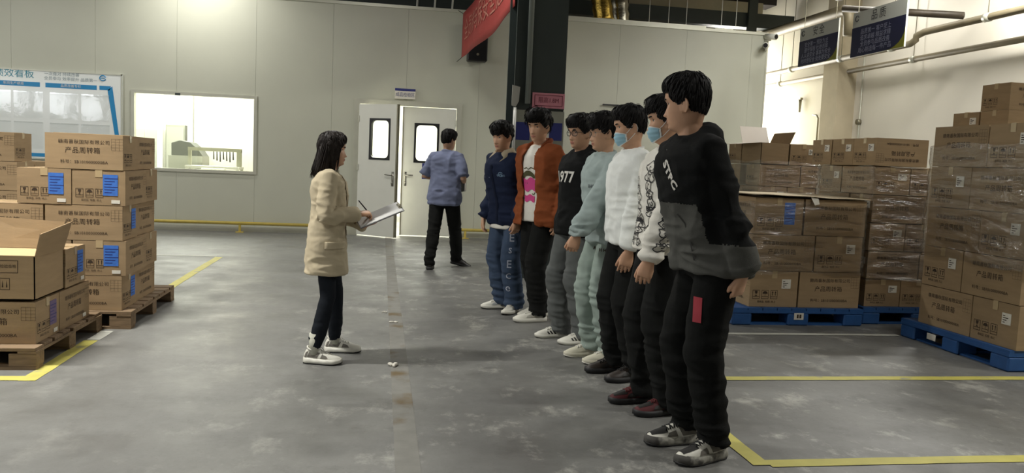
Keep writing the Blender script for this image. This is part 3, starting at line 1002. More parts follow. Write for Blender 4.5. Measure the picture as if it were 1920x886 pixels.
def print_mesh(sz, d, kind, flip=False):
    key = (sz, d, kind, flip)
    if key in _cache:
        return _cache[key]
    L, W, H = SIZES[sz]
    f0 = face_fn(sz, d)
    f = (lambda a, b, off=0: f0(-a, H - b, off)) if flip else f0
    t = MB()
    if kind == 'text':
        s = L / .515
        put_text(t, '赣南番秋国际有限公司', .032 * s, f, -.0 * L, H * .76, 0, 0, 1.05, 1.05)
        put_text(t, '产品周转箱', .046 * s, f, -.02 * L, H * .52, 0, 0, 1, 1.05)
        put_text(t, '料号：SB1010000000BA', .028 * s, f, 0, H * .20, 0, 0, 1.1)
        g = .0012
        for i in range(4):                                       # small blank table print
            t.add([f(.35 * L + i * .026, H * .56), f(.35 * L + i * .026 + g, H * .56), f(.35 * L + i * .026 + g, H * .88), f(.35 * L + i * .026, H * .88)], [(0, 1, 2, 3)])
        for i in range(5):
            b = H * (.56 + .08 * i)
            t.add([f(.35 * L, b), f(.35 * L + .079, b), f(.35 * L + .079, b + g), f(.35 * L, b + g)], [(0, 1, 2, 3)])
    else:
        s = W / .355
        q = .052 * s
        z0 = H * .22
        for i in range(3):
            x = -.155 * s + i * q * 1.28
            def P(u, v):
                return f(x + u * q, z0 + v * q * 1.2)
            e = .05
            for a, b, c, g in ((0, 0, 1, e), (0, 1 - e, 1, 1), (0, e, e, 1 - e), (1 - e, e, 1, 1 - e), (0, .24, 1, .24 + e)):
                t.add([P(a, b), P(c, b), P(c, g), P(a, g)], [(0, 1, 2, 3)])
            if i == 0:
                pl = [(.3, .9), (.7, .9), (.66, .66), (.53, .56), (.53, .42), (.66, .36), (.66, .32), (.34, .32), (.34, .36), (.47, .42), (.47, .56), (.34, .66)]
                t.add([P(*p) for p in pl], [tuple(range(len(pl)))])
            elif i == 1:
                pl = [(.5 + .36 * math.cos(R(a)), .58 + .3 * math.sin(R(a))) for a in range(0, 181, 20)]
                t.add([P(*p) for p in pl], [tuple(range(len(pl)))])
                t.add([P(.48, .32), P(.53, .32), P(.53, .6), P(.48, .6)], [(0, 1, 2, 3)])
            else:
                for c in (.3, .7):
                    pl = [(c - .05, .4), (c + .05, .4), (c + .05, .72), (c + .13, .72), (c, .9), (c - .13, .72), (c - .05, .72)]
                    t.add([P(*p) for p in pl], [tuple(range(len(pl)))])
        put_text(t, '易碎品  怕雨  向上', .017 * s, f, -.05 * s, H * .14)
    _cache[key] = t.mesh('printed_text' if kind == 'text' else 'handling_symbols', M_INK)
    return _cache[key]

def label_mesh(sz, d, kind, flip=False):
    key = (sz, d, kind, 'l', flip)
    if key in _cache:
        return _cache[key]
    L, W, H = SIZES[sz]
    f = face_fn(sz, d)
    t = MB()
    s = H / .25
    wid = W if d in ('+x', '-x') else L
    def rect(a, b, c, e, th, mi=0):
        v = [f(a, b), f(c, b), f(c, e), f(a, e), f(a, b, th), f(c, b, th), f(c, e, th), f(a, e, th)]
        t.add(v, [(4, 5, 6, 7), (0, 1, 5, 4), (1, 2, 6, 5), (2, 3, 7, 6), (3, 0, 4, 7)], mi)
    mats = [M_PAPER, M_INK]
    nm = 'paper_label'
    if kind in ('blue', 'violet'):
        mats = [M_BLUEPAPER if kind == 'blue' else M_PURPLE, M_NAVYPRINT]
        rect(.22 * wid - .05, H * .28, .22 * wid + .05, H * .88, .0016)
        for i in range(6):
            a = H * (.36 + .08 * i)
            rect(.22 * wid - .04, a, .22 * wid - .04 + .05 + .02 * (i % 3), a + .005, .0022, 1)
        nm = 'blue_paper' if kind == 'blue' else 'violet_paper'
    elif kind == 'white':
        rect(.3 * wid - .022, H * .06, .3 * wid + .036, H * .16, .0016)
    elif kind == 'sticker':
        rect(.16 * wid, H * .52, .16 * wid + .085, H * .78, .0016)
        for i in range(4):
            a = H * (.56 + .05 * i)
            rect(.16 * wid + .01, a, .16 * wid + .03 + .015 * (i % 3), a + .006, .0022, 1)
    elif kind == 'tape':
        mats = [M_TAPE]
        rect(-.024, H * .80, .024, H * 1.0, .001)
        nm = 'tape_end'
    _cache[key] = t.mesh(nm, mats)
    return _cache[key]

def tape_mesh(sz):
    key = (sz, 'toptape')
    if key not in _cache:
        L, W, H = SIZES[sz]
        _cache[key] = MB().box(-L / 2 - .001, -.024, H - .001, L / 2 + .001, .024, H + .0032).mesh('tape_strip', M_TAPE)
    return _cache[key]

WDIR = {'-y': 0, '+x': 1, '+y': 2, '-x': 3}
NDIR = ['-y', '+x', '+y', '-x']
_cn = [0]
def carton(sz, cx, cy, z, rot, label, faces=(), group=None, tape=True, jitter=.003):
    """rot 0: long side along X; rot 1: long side along Y. faces: (world direction, [extra labels], flip)."""
    _cn[0] += 1
    rr = random.Random(_cn[0])
    me = carton_mesh(sz, _cn[0] % 4)
    o = link('carton', me, None, (cx + rr.uniform(-jitter, jitter), cy + rr.uniform(-jitter, jitter), z), rot * PI / 2 + rr.uniform(-.005, .005))
    tag(o, label, 'carton', group)
    for fc in faces:
        d = NDIR[(WDIR[fc[0]] - rot) % 4]
        kind = 'text' if d in ('-y', '+y') else 'end'
        extra = fc[1] if len(fc) > 1 else ()
        flip = len(fc) > 2 and fc[2]
        pm = print_mesh(sz, d, kind, flip)
        link(pm.name.split('.')[0], pm, o)
        if kind == 'end':
            lm = label_mesh(sz, d, 'tape')
            link('tape_end', lm, o)
        for e in extra:
            lm = label_mesh(sz, d, e)
            link(lm.name.split('.')[0], lm, o)
    if tape:
        link('tape_strip', tape_mesh(sz), o)
    return o

def wooden_pallet(x0, y0, x1, y1, label, h=.13):
    """Planks run along X; three bearer rows of blocks along X."""
    p = empty('wooden_pallet', (x1, y0, 0))
    tag(p, label, 'pallet', 'wooden pallets')
    w, d = x1 - x0, y1 - y0
    rr = random.Random(label)
    n = 8
    pw = d / n * .86
    for i in range(n):
        y = (d - pw) * i / (n - 1)
        j = rr.uniform(-.012, .012)
        MB().box(-w + j, y, h - .02, 0.0 + j, y + pw, h, bev=.002).build('deck_plank', M_WOOD, p)
    for i in range(3):
        x = -w + .05 + (w - .10) * i / 2
        MB().box(x - .05, 0, .095, x + .05, d, h - .02).build('stringer_board', M_WOOD, p)
        for k in range(3):
            y = .0 + (d - .12) * k / 2
            lo, hi = (x - .10, x + .05) if i == 2 else (x - .05, x + .10) if i == 0 else (x - .075, x + .075)
            MB().box(lo, y + .004, .018, hi, y + .116, .095, bev=.002).build('block', M_WOOD, p)
    for k in range(3):
        y = (d - .10) * k / 2
        MB().box(-w, y, 0, 0, y + .10, .018).build('bottom_plank', M_WOOD, p)
    return p

def plastic_pallet(x0, y0, x1, y1, label, h=.155, front='y', note=None):
    p = empty('plastic_pallet', (x0, y0, 0))
    tag(p, label, 'pallet', 'blue plastic pallets')
    w, d = x1 - x0, y1 - y0
    dk = MB()
    n = 9
    for i in range(n):
        a = w * i / n
        dk.box(a + .004, 0, h - .022, a + w / n - .004, d, h)
    dk.box(0, 0, h - .045, w, d, h - .022)
    dk.build('deck', M_BLUEPLASTIC, p)
    for i in range(3):
        for k in range(3):
            bw = .20 if i == 1 else .18
            x = (w - bw) * i / 2
            y = (d - .18) * k / 2
            MB().box(x, y, 0, x + bw, y + .18, h - .045, bev=.012).build('foot_block', M_BLUEPLASTIC, p)
    for k in range(3):
        y = (d - .12) * k / 2
        MB().box(0.02, y + .03, 0, w - .02, y + .10, .018).build('skid', M_BLUEPLASTIC, p)
    for k in range(2):
        x = (w - .12) * k
        MB().box(x + .03, .02, 0, x + .10, d - .02, .016).build('side_skid', M_BLUEPLASTIC, p)
    if note is not None:
        if note == 'front':
            MB().box(w / 2 - .045, -.004, .055, w / 2 + .045, 0.0, .115).box(w / 2 - .02, -.0055, .068, w / 2 - .003, -.004, .102, 1).box(w / 2 + .005, -.0055, .068, w / 2 + .022, -.004, .102, 1).build('paper_label', [M_PAPER, M_INK], p)
        else:
            MB().box(-.004, d * .63, .05, 0, d * .63 + .1, .1).build('paper_label', M_PAPER, p)
    return p

# ---- left: near wooden pallet with an open carton
wooden_pallet(-3.05, 4.95, -1.95, 6.07, 'near wooden pallet at the left edge of the floor')
z1, z2 = .132, .132 + .262
G = 'small cartons on the near left pallet'
carton('S', -2.245, 5.22, z1, 0, 'carton in the bottom layer at the front corner of the near left pallet', [('-y',), ('+x', ['violet', 'white'])], G)
carton('S', -2.775, 5.22, z1, 0, 'carton in the bottom layer left of the corner carton on the near left pallet', [('-y',)], G)
carton('S', -2.165, 5.665, z1, 1, 'lettered bottom carton behind the corner carton of the near left pallet', [('+x', ['white'])], G)
carton('S', -2.53, 5.665, z1, 1, 'carton in the bottom layer deep inside the near left pallet', [], G)
carton('S', -2.245, 5.67, z2, 0, 'carton with blue side paper behind the open carton', [('-y',), ('+x', ['blue', 'white'])], G)
carton('S', -2.78, 5.67, z2, 0, 'carton left of the one with blue side paper on the near left pallet', [('-y',)], G)
# the open carton: long side along Y side walls, one end flap and one side flap standing up
oc = empty('open_carton', (-2.215, 5.26, z2))
tag(oc, 'open carton with raised flaps at the front corner of the near left pallet', 'carton')
ob = MB()
L2, W2, H2 = .45, .43, .258
t = .006
ob.box(-L2 / 2, -W2 / 2, 0, L2 / 2, -W2 / 2 + t, H2).box(-L2 / 2, W2 / 2 - t, 0, L2 / 2, W2 / 2, H2).box(-L2 / 2, -W2 / 2, 0, -L2 / 2 + t, W2 / 2, H2).box(L2 / 2 - t, -W2 / 2, 0, L2 / 2, W2 / 2, H2).box(-L2 / 2, -W2 / 2, 0, L2 / 2, W2 / 2, t)
ob.build('carton_body', M_CARD, oc)
def flap(name, pts, m):
    """Flap from four corners, with the thickness of the board."""
    a = [Vector(p) for p in pts]
    n = (a[1] - a[0]).cross(a[3] - a[0]).normalized() * .005
    MB().add([*a, *[p + n for p in a]], [(0, 1, 2, 3), (7, 6, 5, 4), (0, 4, 5, 1), (1, 5, 6, 2), (2, 6, 7, 3), (3, 7, 4, 0)]).build(name, m, oc)
flap('flap', [(L2 / 2, -W2 / 2, H2), (L2 / 2, W2 / 2, H2), (L2 / 2 + .045, W2 / 2 + .01, H2 + .175), (L2 / 2 + .03, -W2 / 2 + .0, H2 + .135)], M_CARD)
flap('flap', [(-L2 / 2, W2 / 2, H2), (L2 / 2, W2 / 2, H2), (L2 / 2, W2 / 2 + .03, H2 + .17), (-L2 / 2, W2 / 2 + .05, H2 + .19)], M_CARD)
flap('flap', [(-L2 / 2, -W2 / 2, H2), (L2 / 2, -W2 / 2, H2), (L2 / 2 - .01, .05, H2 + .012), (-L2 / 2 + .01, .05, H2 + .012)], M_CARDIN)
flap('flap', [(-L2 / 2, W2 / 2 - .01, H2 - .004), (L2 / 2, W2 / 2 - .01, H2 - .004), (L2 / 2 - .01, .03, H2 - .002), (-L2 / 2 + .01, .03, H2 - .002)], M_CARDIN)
tm = MB()
f = lambda a, b: (a, -W2 / 2 - .002, b)
def frame(tm, x, z, w, h, e=.003):
    for a, b, c, g in ((0, 0, w, e), (0, h - e, w, h), (0, e, e, h - e), (w - e, e, w, h - e)):
        tm.add([f(x + a, z + b), f(x + c, z + b), f(x + c, z + g), f(x + a, z + g)], [(0, 1, 2, 3)])
frame(tm, .03, .16, .105, .075)
put_text(tm, '检验合格', .022, f, .082, .198)
for i in range(4):
    frame(tm, -.16 + .065 * i, .06, .055, .07)
    for c in (.016, .038):
        tm.add([f(-.16 + .065 * i + c - .004, .075), f(-.16 + .065 * i + c + .004, .075), f(-.16 + .065 * i + c, .118)], [(0, 1, 2)])
put_text(tm, '小心轻放  向上', .02, f, -.08, .04)
tm.build('handling_symbols', M_INK, oc)

# ---- left: second wooden pallet, five layers
wooden_pallet(-2.95, 6.09, -1.76, 7.32, 'second wooden pallet from the left front, carrying five layers of cartons')
LZ = [.132 + .2535 * k for k in range(5)]
G = 'cartons on the second left pallet'
ST = ' of the five-layer left stack'
NM = ['bottom layer', 'second layer', 'middle layer', 'fourth layer', 'top layer']
for k in (0, 2, 4):
    if k < 4:
        carton('S', -2.615, 6.30, LZ[k], 0, 'front carton left of the corner carton, %s%s' % (NM[k], ST), [('-y',)], G)
        carton('S', -2.47, 6.75, LZ[k], 1, 'inner carton behind the front row in the %s%s' % (NM[k], ST), [], G)
    carton('S', -2.085 if k else -2.09, 6.30, LZ[k], 0, 'lettered corner carton in the %s%s' % (NM[k], ST), [('-y',), ('+x', ['blue'] if k < 4 else [])], G)
    carton('S', -2.02, 6.75, LZ[k], 1, 'side carton behind the corner, %s%s' % (NM[k], ST), [('+x',), ('-y',)], G)
for k in (1, 3):
    carton('S', -1.985, 6.38, LZ[k], 1, 'right carton with blue paper in the %s%s' % (NM[k], ST), [('-y', ['blue', 'white']), ('+x',)], G)
    carton('S', -2.348, 6.38, LZ[k], 1, 'next-to-corner carton with blue paper in the %s%s' % (NM[k], ST), [('-y', ['blue', 'white'])], G)
    carton('S', -2.085, 6.83, LZ[k], 0, 'rear side carton in the %s%s' % (NM[k], ST), [('+x',)], G)
    if k == 1:
        carton('S', -2.712, 6.38, LZ[k], 1, 'third front carton from the right in the second layer%s' % ST, [('-y', ['blue', 'white'])], G)
# ---- left rear stacks seen past the first two
wooden_pallet(-4.3, 7.55, -3.10, 8.65, 'wooden pallet behind the left stacks, beside the notice board')
G = 'cartons on the left rear pallet'
for k in range(5):
    carton('S', -3.40 if k < 4 else -3.42, 7.80, LZ[k], 0, 'front corner carton in the %s of the left rear stack' % NM[k], [('-y',), ('+x',)], G)
    carton('S', -3.95, 7.80, LZ[k], 0, 'second front carton in the %s of the left rear stack' % NM[k], [('-y',)], G)
    if k < 4:
        carton('S', -3.32, 8.26, LZ[k], 1, 'side carton in the %s of the left rear stack' % NM[k], [('+x',)], G)
wooden_pallet(-4.9, 9.0, -3.6, 10.2, 'farthest wooden pallet on the left, near the panel wall')
G = 'cartons on the farthest left pallet'
for k in range(3):
    carton('S', -3.95, 9.25, LZ[k], 0, 'front corner carton in the %s of the farthest left stack' % NM[k], [('-y',)], G)
    carton('S', -4.48, 9.25, LZ[k], 0, 'second front carton in the %s of the farthest left stack' % NM[k], [('-y',)], G)
carton('S', -3.80, 9.75, LZ[2], 1, 'rear carton in the middle layer of the farthest left stack', [], G)
carton('S', -3.80, 9.75, LZ[1], 1, 'rear carton in the second layer of the farthest left stack', [], G)
carton('S', -3.80, 9.75, LZ[0], 1, 'rear carton in the bottom layer of the farthest left stack', [], G)

# ---- right: wrapped three-layer stack on a blue pallet (middle of the right side)
plastic_pallet(3.06, 6.48, 4.30, 7.62, 'blue plastic pallet under the low wrapped stack behind the nearest man', note='front')
BZ = [.157 + .3225 * k for k in range(5)]
NB = ['bottom layer', 'second layer', 'top layer']
G = 'large cartons of the low wrapped stack'
ST = ' of the low wrapped stack'
for k in (0, 2):
    carton('T', 3.455, 6.83, BZ[k], 1, 'front carton with %s in the %s%s' % ('a white label' if k == 0 else 'blue paper', NB[k], ST), [('-y', ['sticker'] if k == 0 else ['blue']), ('-x',)], G)
    carton('T', 3.985, 6.76, BZ[k], 0, 'lettered front carton in the %s%s' % (NB[k], ST), [('-y',)], G)
    carton('T', 3.52, 7.36, BZ[k], 0, 'left rear carton in the %s%s' % (NB[k], ST), [('-x', ['sticker'])], G)
    carton('T', 4.04, 7.29, BZ[k], 1, 'right rear carton in the %s%s' % (NB[k], ST), [], G)
carton('T', 3.52, 6.76, BZ[1], 0, 'lettered front carton in the second layer%s' % ST, [('-y',), ('-x', ['sticker'])], G)
carton('T', 4.045, 6.83, BZ[1], 1, 'front carton with a white label in the second layer%s' % ST, [('-y', ['sticker'])], G)
carton('T', 3.455, 7.29, BZ[1], 1, 'left rear carton in the second layer%s' % ST, [('-x',)], G)
carton('T', 3.985, 7.36, BZ[1], 0, 'right rear carton in the second layer%s' % ST, [], G)
def loose_sheet(x0, x1, y0, y1, z, lab):
    s = MB()
    N, Mv = 14, 8
    vs = []
    for i in range(N + 1):
        for j in range(Mv + 1):
            u, v = i / N, j / Mv
            vs.append((x0 + (x1 - x0) * u, y0 + (y1 - y0) * v, z + .010 + .006 * math.sin(5 * u + 2.2 * v + .6) * (1 - v * .7) + .003 * math.sin(17 * u) * (1 - v)))
    s.add(vs, [(i * (Mv + 1) + j, (i + 1) * (Mv + 1) + j, (i + 1) * (Mv + 1) + j + 1, i * (Mv + 1) + j + 1) for i in range(N) for j in range(Mv)])
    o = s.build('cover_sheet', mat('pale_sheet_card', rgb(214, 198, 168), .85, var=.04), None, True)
    o.modifiers.new('thickness', 'SOLIDIFY').thickness = .005
    tag(o, lab, 'cardboard sheet')
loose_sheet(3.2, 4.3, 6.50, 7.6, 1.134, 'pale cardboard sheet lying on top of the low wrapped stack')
# a lifted label on that stack
o = MB().add([(0, 0, .06), (.07, -.004, .05), (.075, -.02, 0), (.025, -.03, -.01)], [(0, 1, 2, 3)]).build('peeling_label', M_PAPER, None, False, (3.73, 6.515, 1.08))
tag(o, 'white label peeling off the low wrapped stack', 'label')

# ---- right: taller stack behind, small cartons in five layers and a top row
plastic_pallet(4.36, 6.58, 5.56, 7.72, 'blue plastic pallet under the tall wrapped stack right of the low one')
CZ = [.157 + .2575 * k for k in range(6)]
NC = ['bottom layer', 'second layer', 'third layer', 'fourth layer', 'fifth layer', 'top row']
ST = ' of the tall wrapped stack'
G = 'small cartons of the tall wrapped stack'
for k in range(5):
    if k % 2 == 0:
        for i in range(3):
            carton('S', 4.585 + .362 * i, 6.90, CZ[k], 1, '%s front carton in the %s%s' % (['corner', 'second', 'third'][i], NC[k], ST), [('-y', ['sticker'])] + ([('-x',)] if i == 0 else []), G)
        carton('S', 4.665, 7.35, CZ[k], 0, 'left rear carton in the %s%s' % (NC[k], ST), [('-x', ['sticker'])], G)
    else:
        carton('S', 4.665, 6.82, CZ[k], 0, 'lettered corner carton in the %s%s' % (NC[k], ST), [('-y',), ('-x', ['sticker'])], G)
        carton('S', 5.195, 6.82, CZ[k], 0, 'lettered right front carton in the %s%s' % (NC[k], ST), [('-y',)], G)
        carton('S', 4.585, 7.28, CZ[k], 1, 'left rear carton in the %s%s' % (NC[k], ST), [('-x',)], G)
for i in range(3):
    carton('S', 4.645, 6.80 + .362 * i, CZ[5], 0, ['front carton of the top row lettered upside down%s', 'middle carton of the top row%s', 'rear carton of the top row%s'][i] % ST, ([('-y', [], True)] if i == 0 else []) + [('-x', ['sticker'])], G)

# ---- right: large stack at the edge of the frame
plastic_pallet(4.42, 4.92, 5.62, 6.12, 'nearest blue plastic pallet at the right edge, under the big dark stack', note='side')
NR = ['bottom layer', 'second layer', 'third layer', 'fourth layer', 'top layer']
ST = ' of the big right-edge stack'
G = 'large cartons of the big right stack'
for k in range(5):
    if k % 2 == 0:
        carton('T', 4.685, 5.66, BZ[k], 1, 'lettered far aisle-side carton in the %s%s' % (NR[k], ST), [('-x',)], G)
        carton('T', 4.755, 5.135, BZ[k], 0, 'near corner carton with a white label in the %s%s' % (NR[k], ST), [('-x', ['sticker']), ('-y',)], G)
        carton('T', 5.352, 5.135, BZ[k], 0, 'second near carton in the %s%s' % (NR[k], ST), [('-y',)], G)
    else:
        carton('T', 4.755, 5.73, BZ[k], 0, 'far labelled aisle-side carton in the %s%s' % (NR[k], ST), [('-x', ['sticker'])], G)
        carton('T', 4.685, 5.205, BZ[k], 1, 'lettered near aisle-side carton in the %s%s' % (NR[k], ST), [('-x',), ('-y',)], G)
        carton('T', 5.146, 5.205, BZ[k], 1, 'second near carton end-on in the %s%s' % (NR[k], ST), [('-y', ['sticker'])], G)

# ---- right: stack behind the big one, only its top shows
plastic_pallet(5.70, 6.40, 6.9, 7.55, 'blue plastic pallet hidden behind the big right stack')
ST = ' behind the big right-edge stack'
G = 'cartons behind the big right stack'
for k in range(5):
    z = .157 + .3675 * k if False else BZ[k]
    carton('T', 5.935, 7.24, z, 1, 'rear left carton in the %s%s' % (NR[k], ST), [('-x', ['sticker'])] if k == 4 else [], G)
    carton('T', 5.935, 6.65, z, 1, 'front left carton in the %s%s' % (NR[k], ST), [('-x',), ('-y',)] if k == 4 else [], G)
carton('S', 5.97, 7.2, BZ[4] + .32, 0, 'rear low carton with a pale tape end%s' % ST, [('-x', ['sticker'])], G)
carton('S', 5.97, 6.82, BZ[4] + .32, 0, 'front low carton%s' % ST, [('-x',)], G)
carton('S', 5.98, 6.84, BZ[4] + .32 + .252, 0, 'topmost carton standing alone on the stacks at the right edge', [('-x',), ('-y',)], G)

# ---- right: stack far behind the row of people
plastic_pallet(4.38, 8.86, 5.6, 10.0, 'blue plastic pallet under the far stack with an open carton')
ST = ' of the far stack'
G = 'cartons of the far stack'
for k in range(6):
    z = CZ[k] if k < 5 else CZ[5]
    top = k == 5
    if k % 2:
        for i in range(3):
            if top and i == 0:
                continue
            carton('S', 4.60 + .365 * i, 9.17, z, 1, '%s front carton in the %s%s' % (['corner', 'second', 'third'][i], NC[k] if k < 5 else 'top layer', ST), [('-y', ['sticker'])] + ([('-x',)] if i == 0 else []), G)
    else:
        carton('S', 4.68, 9.09, z, 0, 'lettered corner carton in the %s%s' % (NC[k], ST), [('-y',), ('-x',)], G)
        carton('S', 5.21, 9.09, z, 0, 'lettered right front carton in the %s%s' % (NC[k], ST), [('-y',)], G)
    carton('S', 4.68, 9.62, z, 0, 'left rear carton in the %s%s' % (NC[k] if k < 5 else 'top layer', ST), [('-x',)], G)
M_LITFLAP = mat('lit_painted_flap_card', rgb(224, 216, 206), .8, var=.03)  # flap card made paler, the light on it put into the colour
oc = empty('open_carton', (4.60, 9.17, CZ[5]))
tag(oc, 'open carton with raised flaps coloured as if lit on the far stack', 'carton')
L2, W2, H2 = .355, .515, .25
ob = MB()
ob.box(-L2 / 2, -W2 / 2, 0, L2 / 2, -W2 / 2 + t, H2).box(-L2 / 2, W2 / 2 - t, 0, L2 / 2, W2 / 2, H2).box(-L2 / 2, -W2 / 2, 0, -L2 / 2 + t, W2 / 2, H2).box(L2 / 2 - t, -W2 / 2, 0, L2 / 2, W2 / 2, H2).box(-L2 / 2, -W2 / 2, 0, L2 / 2, W2 / 2, t)
ob.build('carton_body', M_CARD, oc)
flap('flap', [(-L2 / 2, W2 / 2, H2), (L2 / 2, W2 / 2, H2), (L2 / 2 - .03, W2 / 2 + .05, H2 + .21), (-L2 / 2 - .03, W2 / 2 + .05, H2 + .21)], M_LITFLAP)
flap('flap', [(-L2 / 2, -W2 / 2, H2), (-L2 / 2, W2 / 2, H2), (-L2 / 2 - .30, W2 / 2 - .02, H2 - .03), (-L2 / 2 - .30, -W2 / 2 + .02, H2 - .03)], M_LITFLAP)
flap('flap', [(L2 / 2, -W2 / 2, H2), (L2 / 2, W2 / 2, H2), (L2 / 2 + .06, W2 / 2, H2 + .14), (L2 / 2 + .06, -W2 / 2, H2 + .14)], M_CARD)

# ---- stretch film round the wrapped stacks
def film(x0, x1, y0, y1, z0, z1, lab, seed):
    rr = random.Random(seed)
    pts = []
    n = 26
    e = .022
    for a, b in (((x0, y0), (x1, y0)), ((x1, y0), (x1, y1)), ((x1, y1), (x0, y1)), ((x0, y1), (x0, y0))):
        for k in range(n):
            u = k / n
            nx, ny = (b[1] - a[1]), -(b[0] - a[0])
            l = math.hypot(nx, ny)
            pts.append((a[0] + (b[0] - a[0]) * u, a[1] + (b[1] - a[1]) * u, nx / l, ny / l, u))
    rows = int((z1 - z0) / .022)
    m = MB()
    N = len(pts)
    vs = []
    ph = [rr.uniform(0, 6.3) for _ in range(8)]
    for j in range(rows + 1):
        z = z0 + (z1 - z0) * j / rows
        for i, (x, y, nx, ny, u) in enumerate(pts):
            q = .004 * math.sin(55 * z + 3.0 * u + ph[0]) + .0035 * math.sin(34 * z - 9 * u + ph[1]) + .003 * math.sin(90 * z + 14 * u + ph[2]) + rr.uniform(-.0015, .0015)
            k = e + q
            edge = .012 * math.sin(u * 9 + ph[3]) if j in (0, rows) else 0
            vs.append((x + nx * k - (e * .6 if u == 0 else 0) * (nx + 0), y + ny * k, z + edge))
    m.add(vs, [(j * N + i, j * N + (i + 1) % N, (j + 1) * N + (i + 1) % N, (j + 1) * N + i) for j in range(rows) for i in range(N)])
    o = m.build('stretch_film', M_FILM, None, True)
    tag(o, lab, 'plastic film', 'stretch film round the stacks')
film(3.215, 4.285, 6.525, 7.605, .46, 1.09, 'crinkled clear film round the low wrapped stack', 3)
film(4.39, 5.50, 6.63, 7.56, .40, 1.435, 'crinkled clear film round the tall wrapped stack', 5)
film(4.45, 5.65, 4.895, 5.97, .72, 1.62, 'clear film round the big dark stack at the right edge', 8)
film(4.41, 5.5, 8.82, 9.83, .4, 1.48, 'clear film round the far stack with the open carton', 9)
# ------------------------------------------------------------------ people
# Every figure is built in its own frame: forward +X, left +Y, up +Z, at a nominal height of 1.79 m, and scaled by its Empty.
def smooth_tab(zs, vs, z):
    zz = np.linspace(zs[0], zs[-1], 260)
    v = np.interp(zz, zs, vs)
    k = np.exp(-.5 * (np.arange(-9, 10) / 3.2) ** 2)
    k /= k.sum()
    v = np.convolve(np.pad(v, 9, mode='edge'), k, 'valid')
    return np.interp(z, zz, v)

HZ = [-.035, -.015, -.004, .006, .015, .03, .045, .06, .08, .10, .118, .135, .15, .17]
HF = [.044, .050, .068, .083, .088, .0895, .089, .0885, .086, .084, .084, .090, .091, .088]
HB = [.060, .061, .062, .063, .065, .070, .076, .082, .090, .097, .101, .103, .103, .100]
HW = [.046, .046, .047, .049, .053, .058, .062, .065, .0695, .0725, .0745, .0755, .0755, .074]

def head_pts(t, z, feat=1.0):
    """Head surface at azimuth t (0 = face) and height z (chin 0, crown .235), with brow, eye sockets, nose, lips and chin."""
    t = np.asarray(t, float)
    z = np.asarray(z, float)
    zc = np.minimum(z, .17)
    f, b, w = smooth_tab(HZ, HF, zc), smooth_tab(HZ, HB, zc), smooth_tab(HZ, HW, zc)
    top = np.sqrt(np.clip(1 - (np.clip(z - .17, 0, .065) / .0652) ** 2, 0, 1))
    f, b, w = f * top, b * top, w * top
    n = np.interp(z, [0, .06, .12], [1.75, 2.1, 2.3])
    c, s = np.cos(t), np.sin(t)
    x = np.sign(c) * np.abs(c) ** (2 / n) * np.where(c > 0, f, b)
    y = np.sign(s) * np.abs(s) ** (2 / n) * w
    front = (c > 0).astype(float)
    g = lambda a, b_, sa, sb: np.exp(-.5 * (a / sa) ** 2 - .5 * (b_ / sb) ** 2)
    ridge = np.clip((.122 - z) / .052, 0, 1) * np.clip((z - .058) / .010, 0, 1)
    d = .021 * ridge ** 1.25 * np.exp(-.5 * (y / (.0065 + .004 * ridge)) ** 2)
    d += .006 * (g(y - .012, z - .067, .0055, .006) + g(y + .012, z - .067, .0055, .006))
    d -= .0115 * (g(y - .031, z - .117, .013, .0095) + g(y + .031, z - .117, .013, .0095))
    d += .0035 * (g(y - .028, z - .137, .018, .007) + g(y + .028, z - .137, .018, .007))
    d += .0065 * g(y, z - .0475, .017, .0042) + .0065 * g(y, z - .0370, .015, .0045) - .0035 * g(y, z - .0425, .02, .0018)
    d -= .004 * g(y, z - .026, .02, .005)
    d += .004 * g(y, z - .010, .014, .008)
    d += .003 * (g(y - .045, z - .085, .014, .016) + g(y + .045, z - .085, .014, .016))
    return np.stack([x + d * front * feat, y, z + 0 * x], -1)

def head_grid():
    zs = np.concatenate([np.linspace(-.035, .17, 66), .17 + .065 * np.sin(np.linspace(.08, 1, 12) * PI / 2) * .999])
    nt = 84
    u = np.linspace(-1, 1, nt, endpoint=False)
    t = PI * (.55 * u + .45 * u ** 3)                          # denser towards the face
    return [head_pts(t, np.full(nt, z)) for z in zs]

def rot3(yaw, pitch, roll):
    return np.array(Matrix.Rotation(yaw, 3, 'Z') @ Matrix.Rotation(pitch, 3, 'Y') @ Matrix.Rotation(roll, 3, 'X'))

def remesh(mb, voxel, smooth=2, factor=.5):
    me = mb.mesh('volume', [])
    o = bpy.data.objects.new('volume', me)
    COL.objects.link(o)
    m = o.modifiers.new('r', 'REMESH')
    m.mode = 'VOXEL'
    m.voxel_size = voxel
    if smooth:
        s = o.modifiers.new('s', 'SMOOTH')
        s.iterations = smooth
        s.factor = factor
    dg = bpy.context.evaluated_depsgraph_get()
    r = bpy.data.meshes.new_from_object(o.evaluated_get(dg))
    bpy.data.objects.remove(o)
    bpy.data.meshes.remove(me)
    return r

def coords(me):
    a = np.empty(len(me.vertices) * 3, 'f')
    me.vertices.foreach_get('co', a)
    return a.reshape(-1, 3).astype(float)

def normals(me):
    a = np.empty(len(me.vertices) * 3, 'f')
    me.vertex_normals.foreach_get('vector', a)
    return a.reshape(-1, 3).astype(float)

def set_coords(me, co):
    me.vertices.foreach_set('co', co.astype('f').ravel())
    me.update()

def centers(me):
    a = np.empty(len(me.polygons) * 3, 'f')
    me.polygons.foreach_get('center', a)
    return a.reshape(-1, 3).astype(float)

def finish(me, mats, idx=None):
    me.materials.clear()
    for m in mats:
        me.materials.append(m)
    me.polygons.foreach_set('material_index', np.zeros(len(me.polygons), 'i') if idx is None else idx.astype('i'))
    me.polygons.foreach_set('use_smooth', [True] * len(me.polygons))
    me.update()
    return me

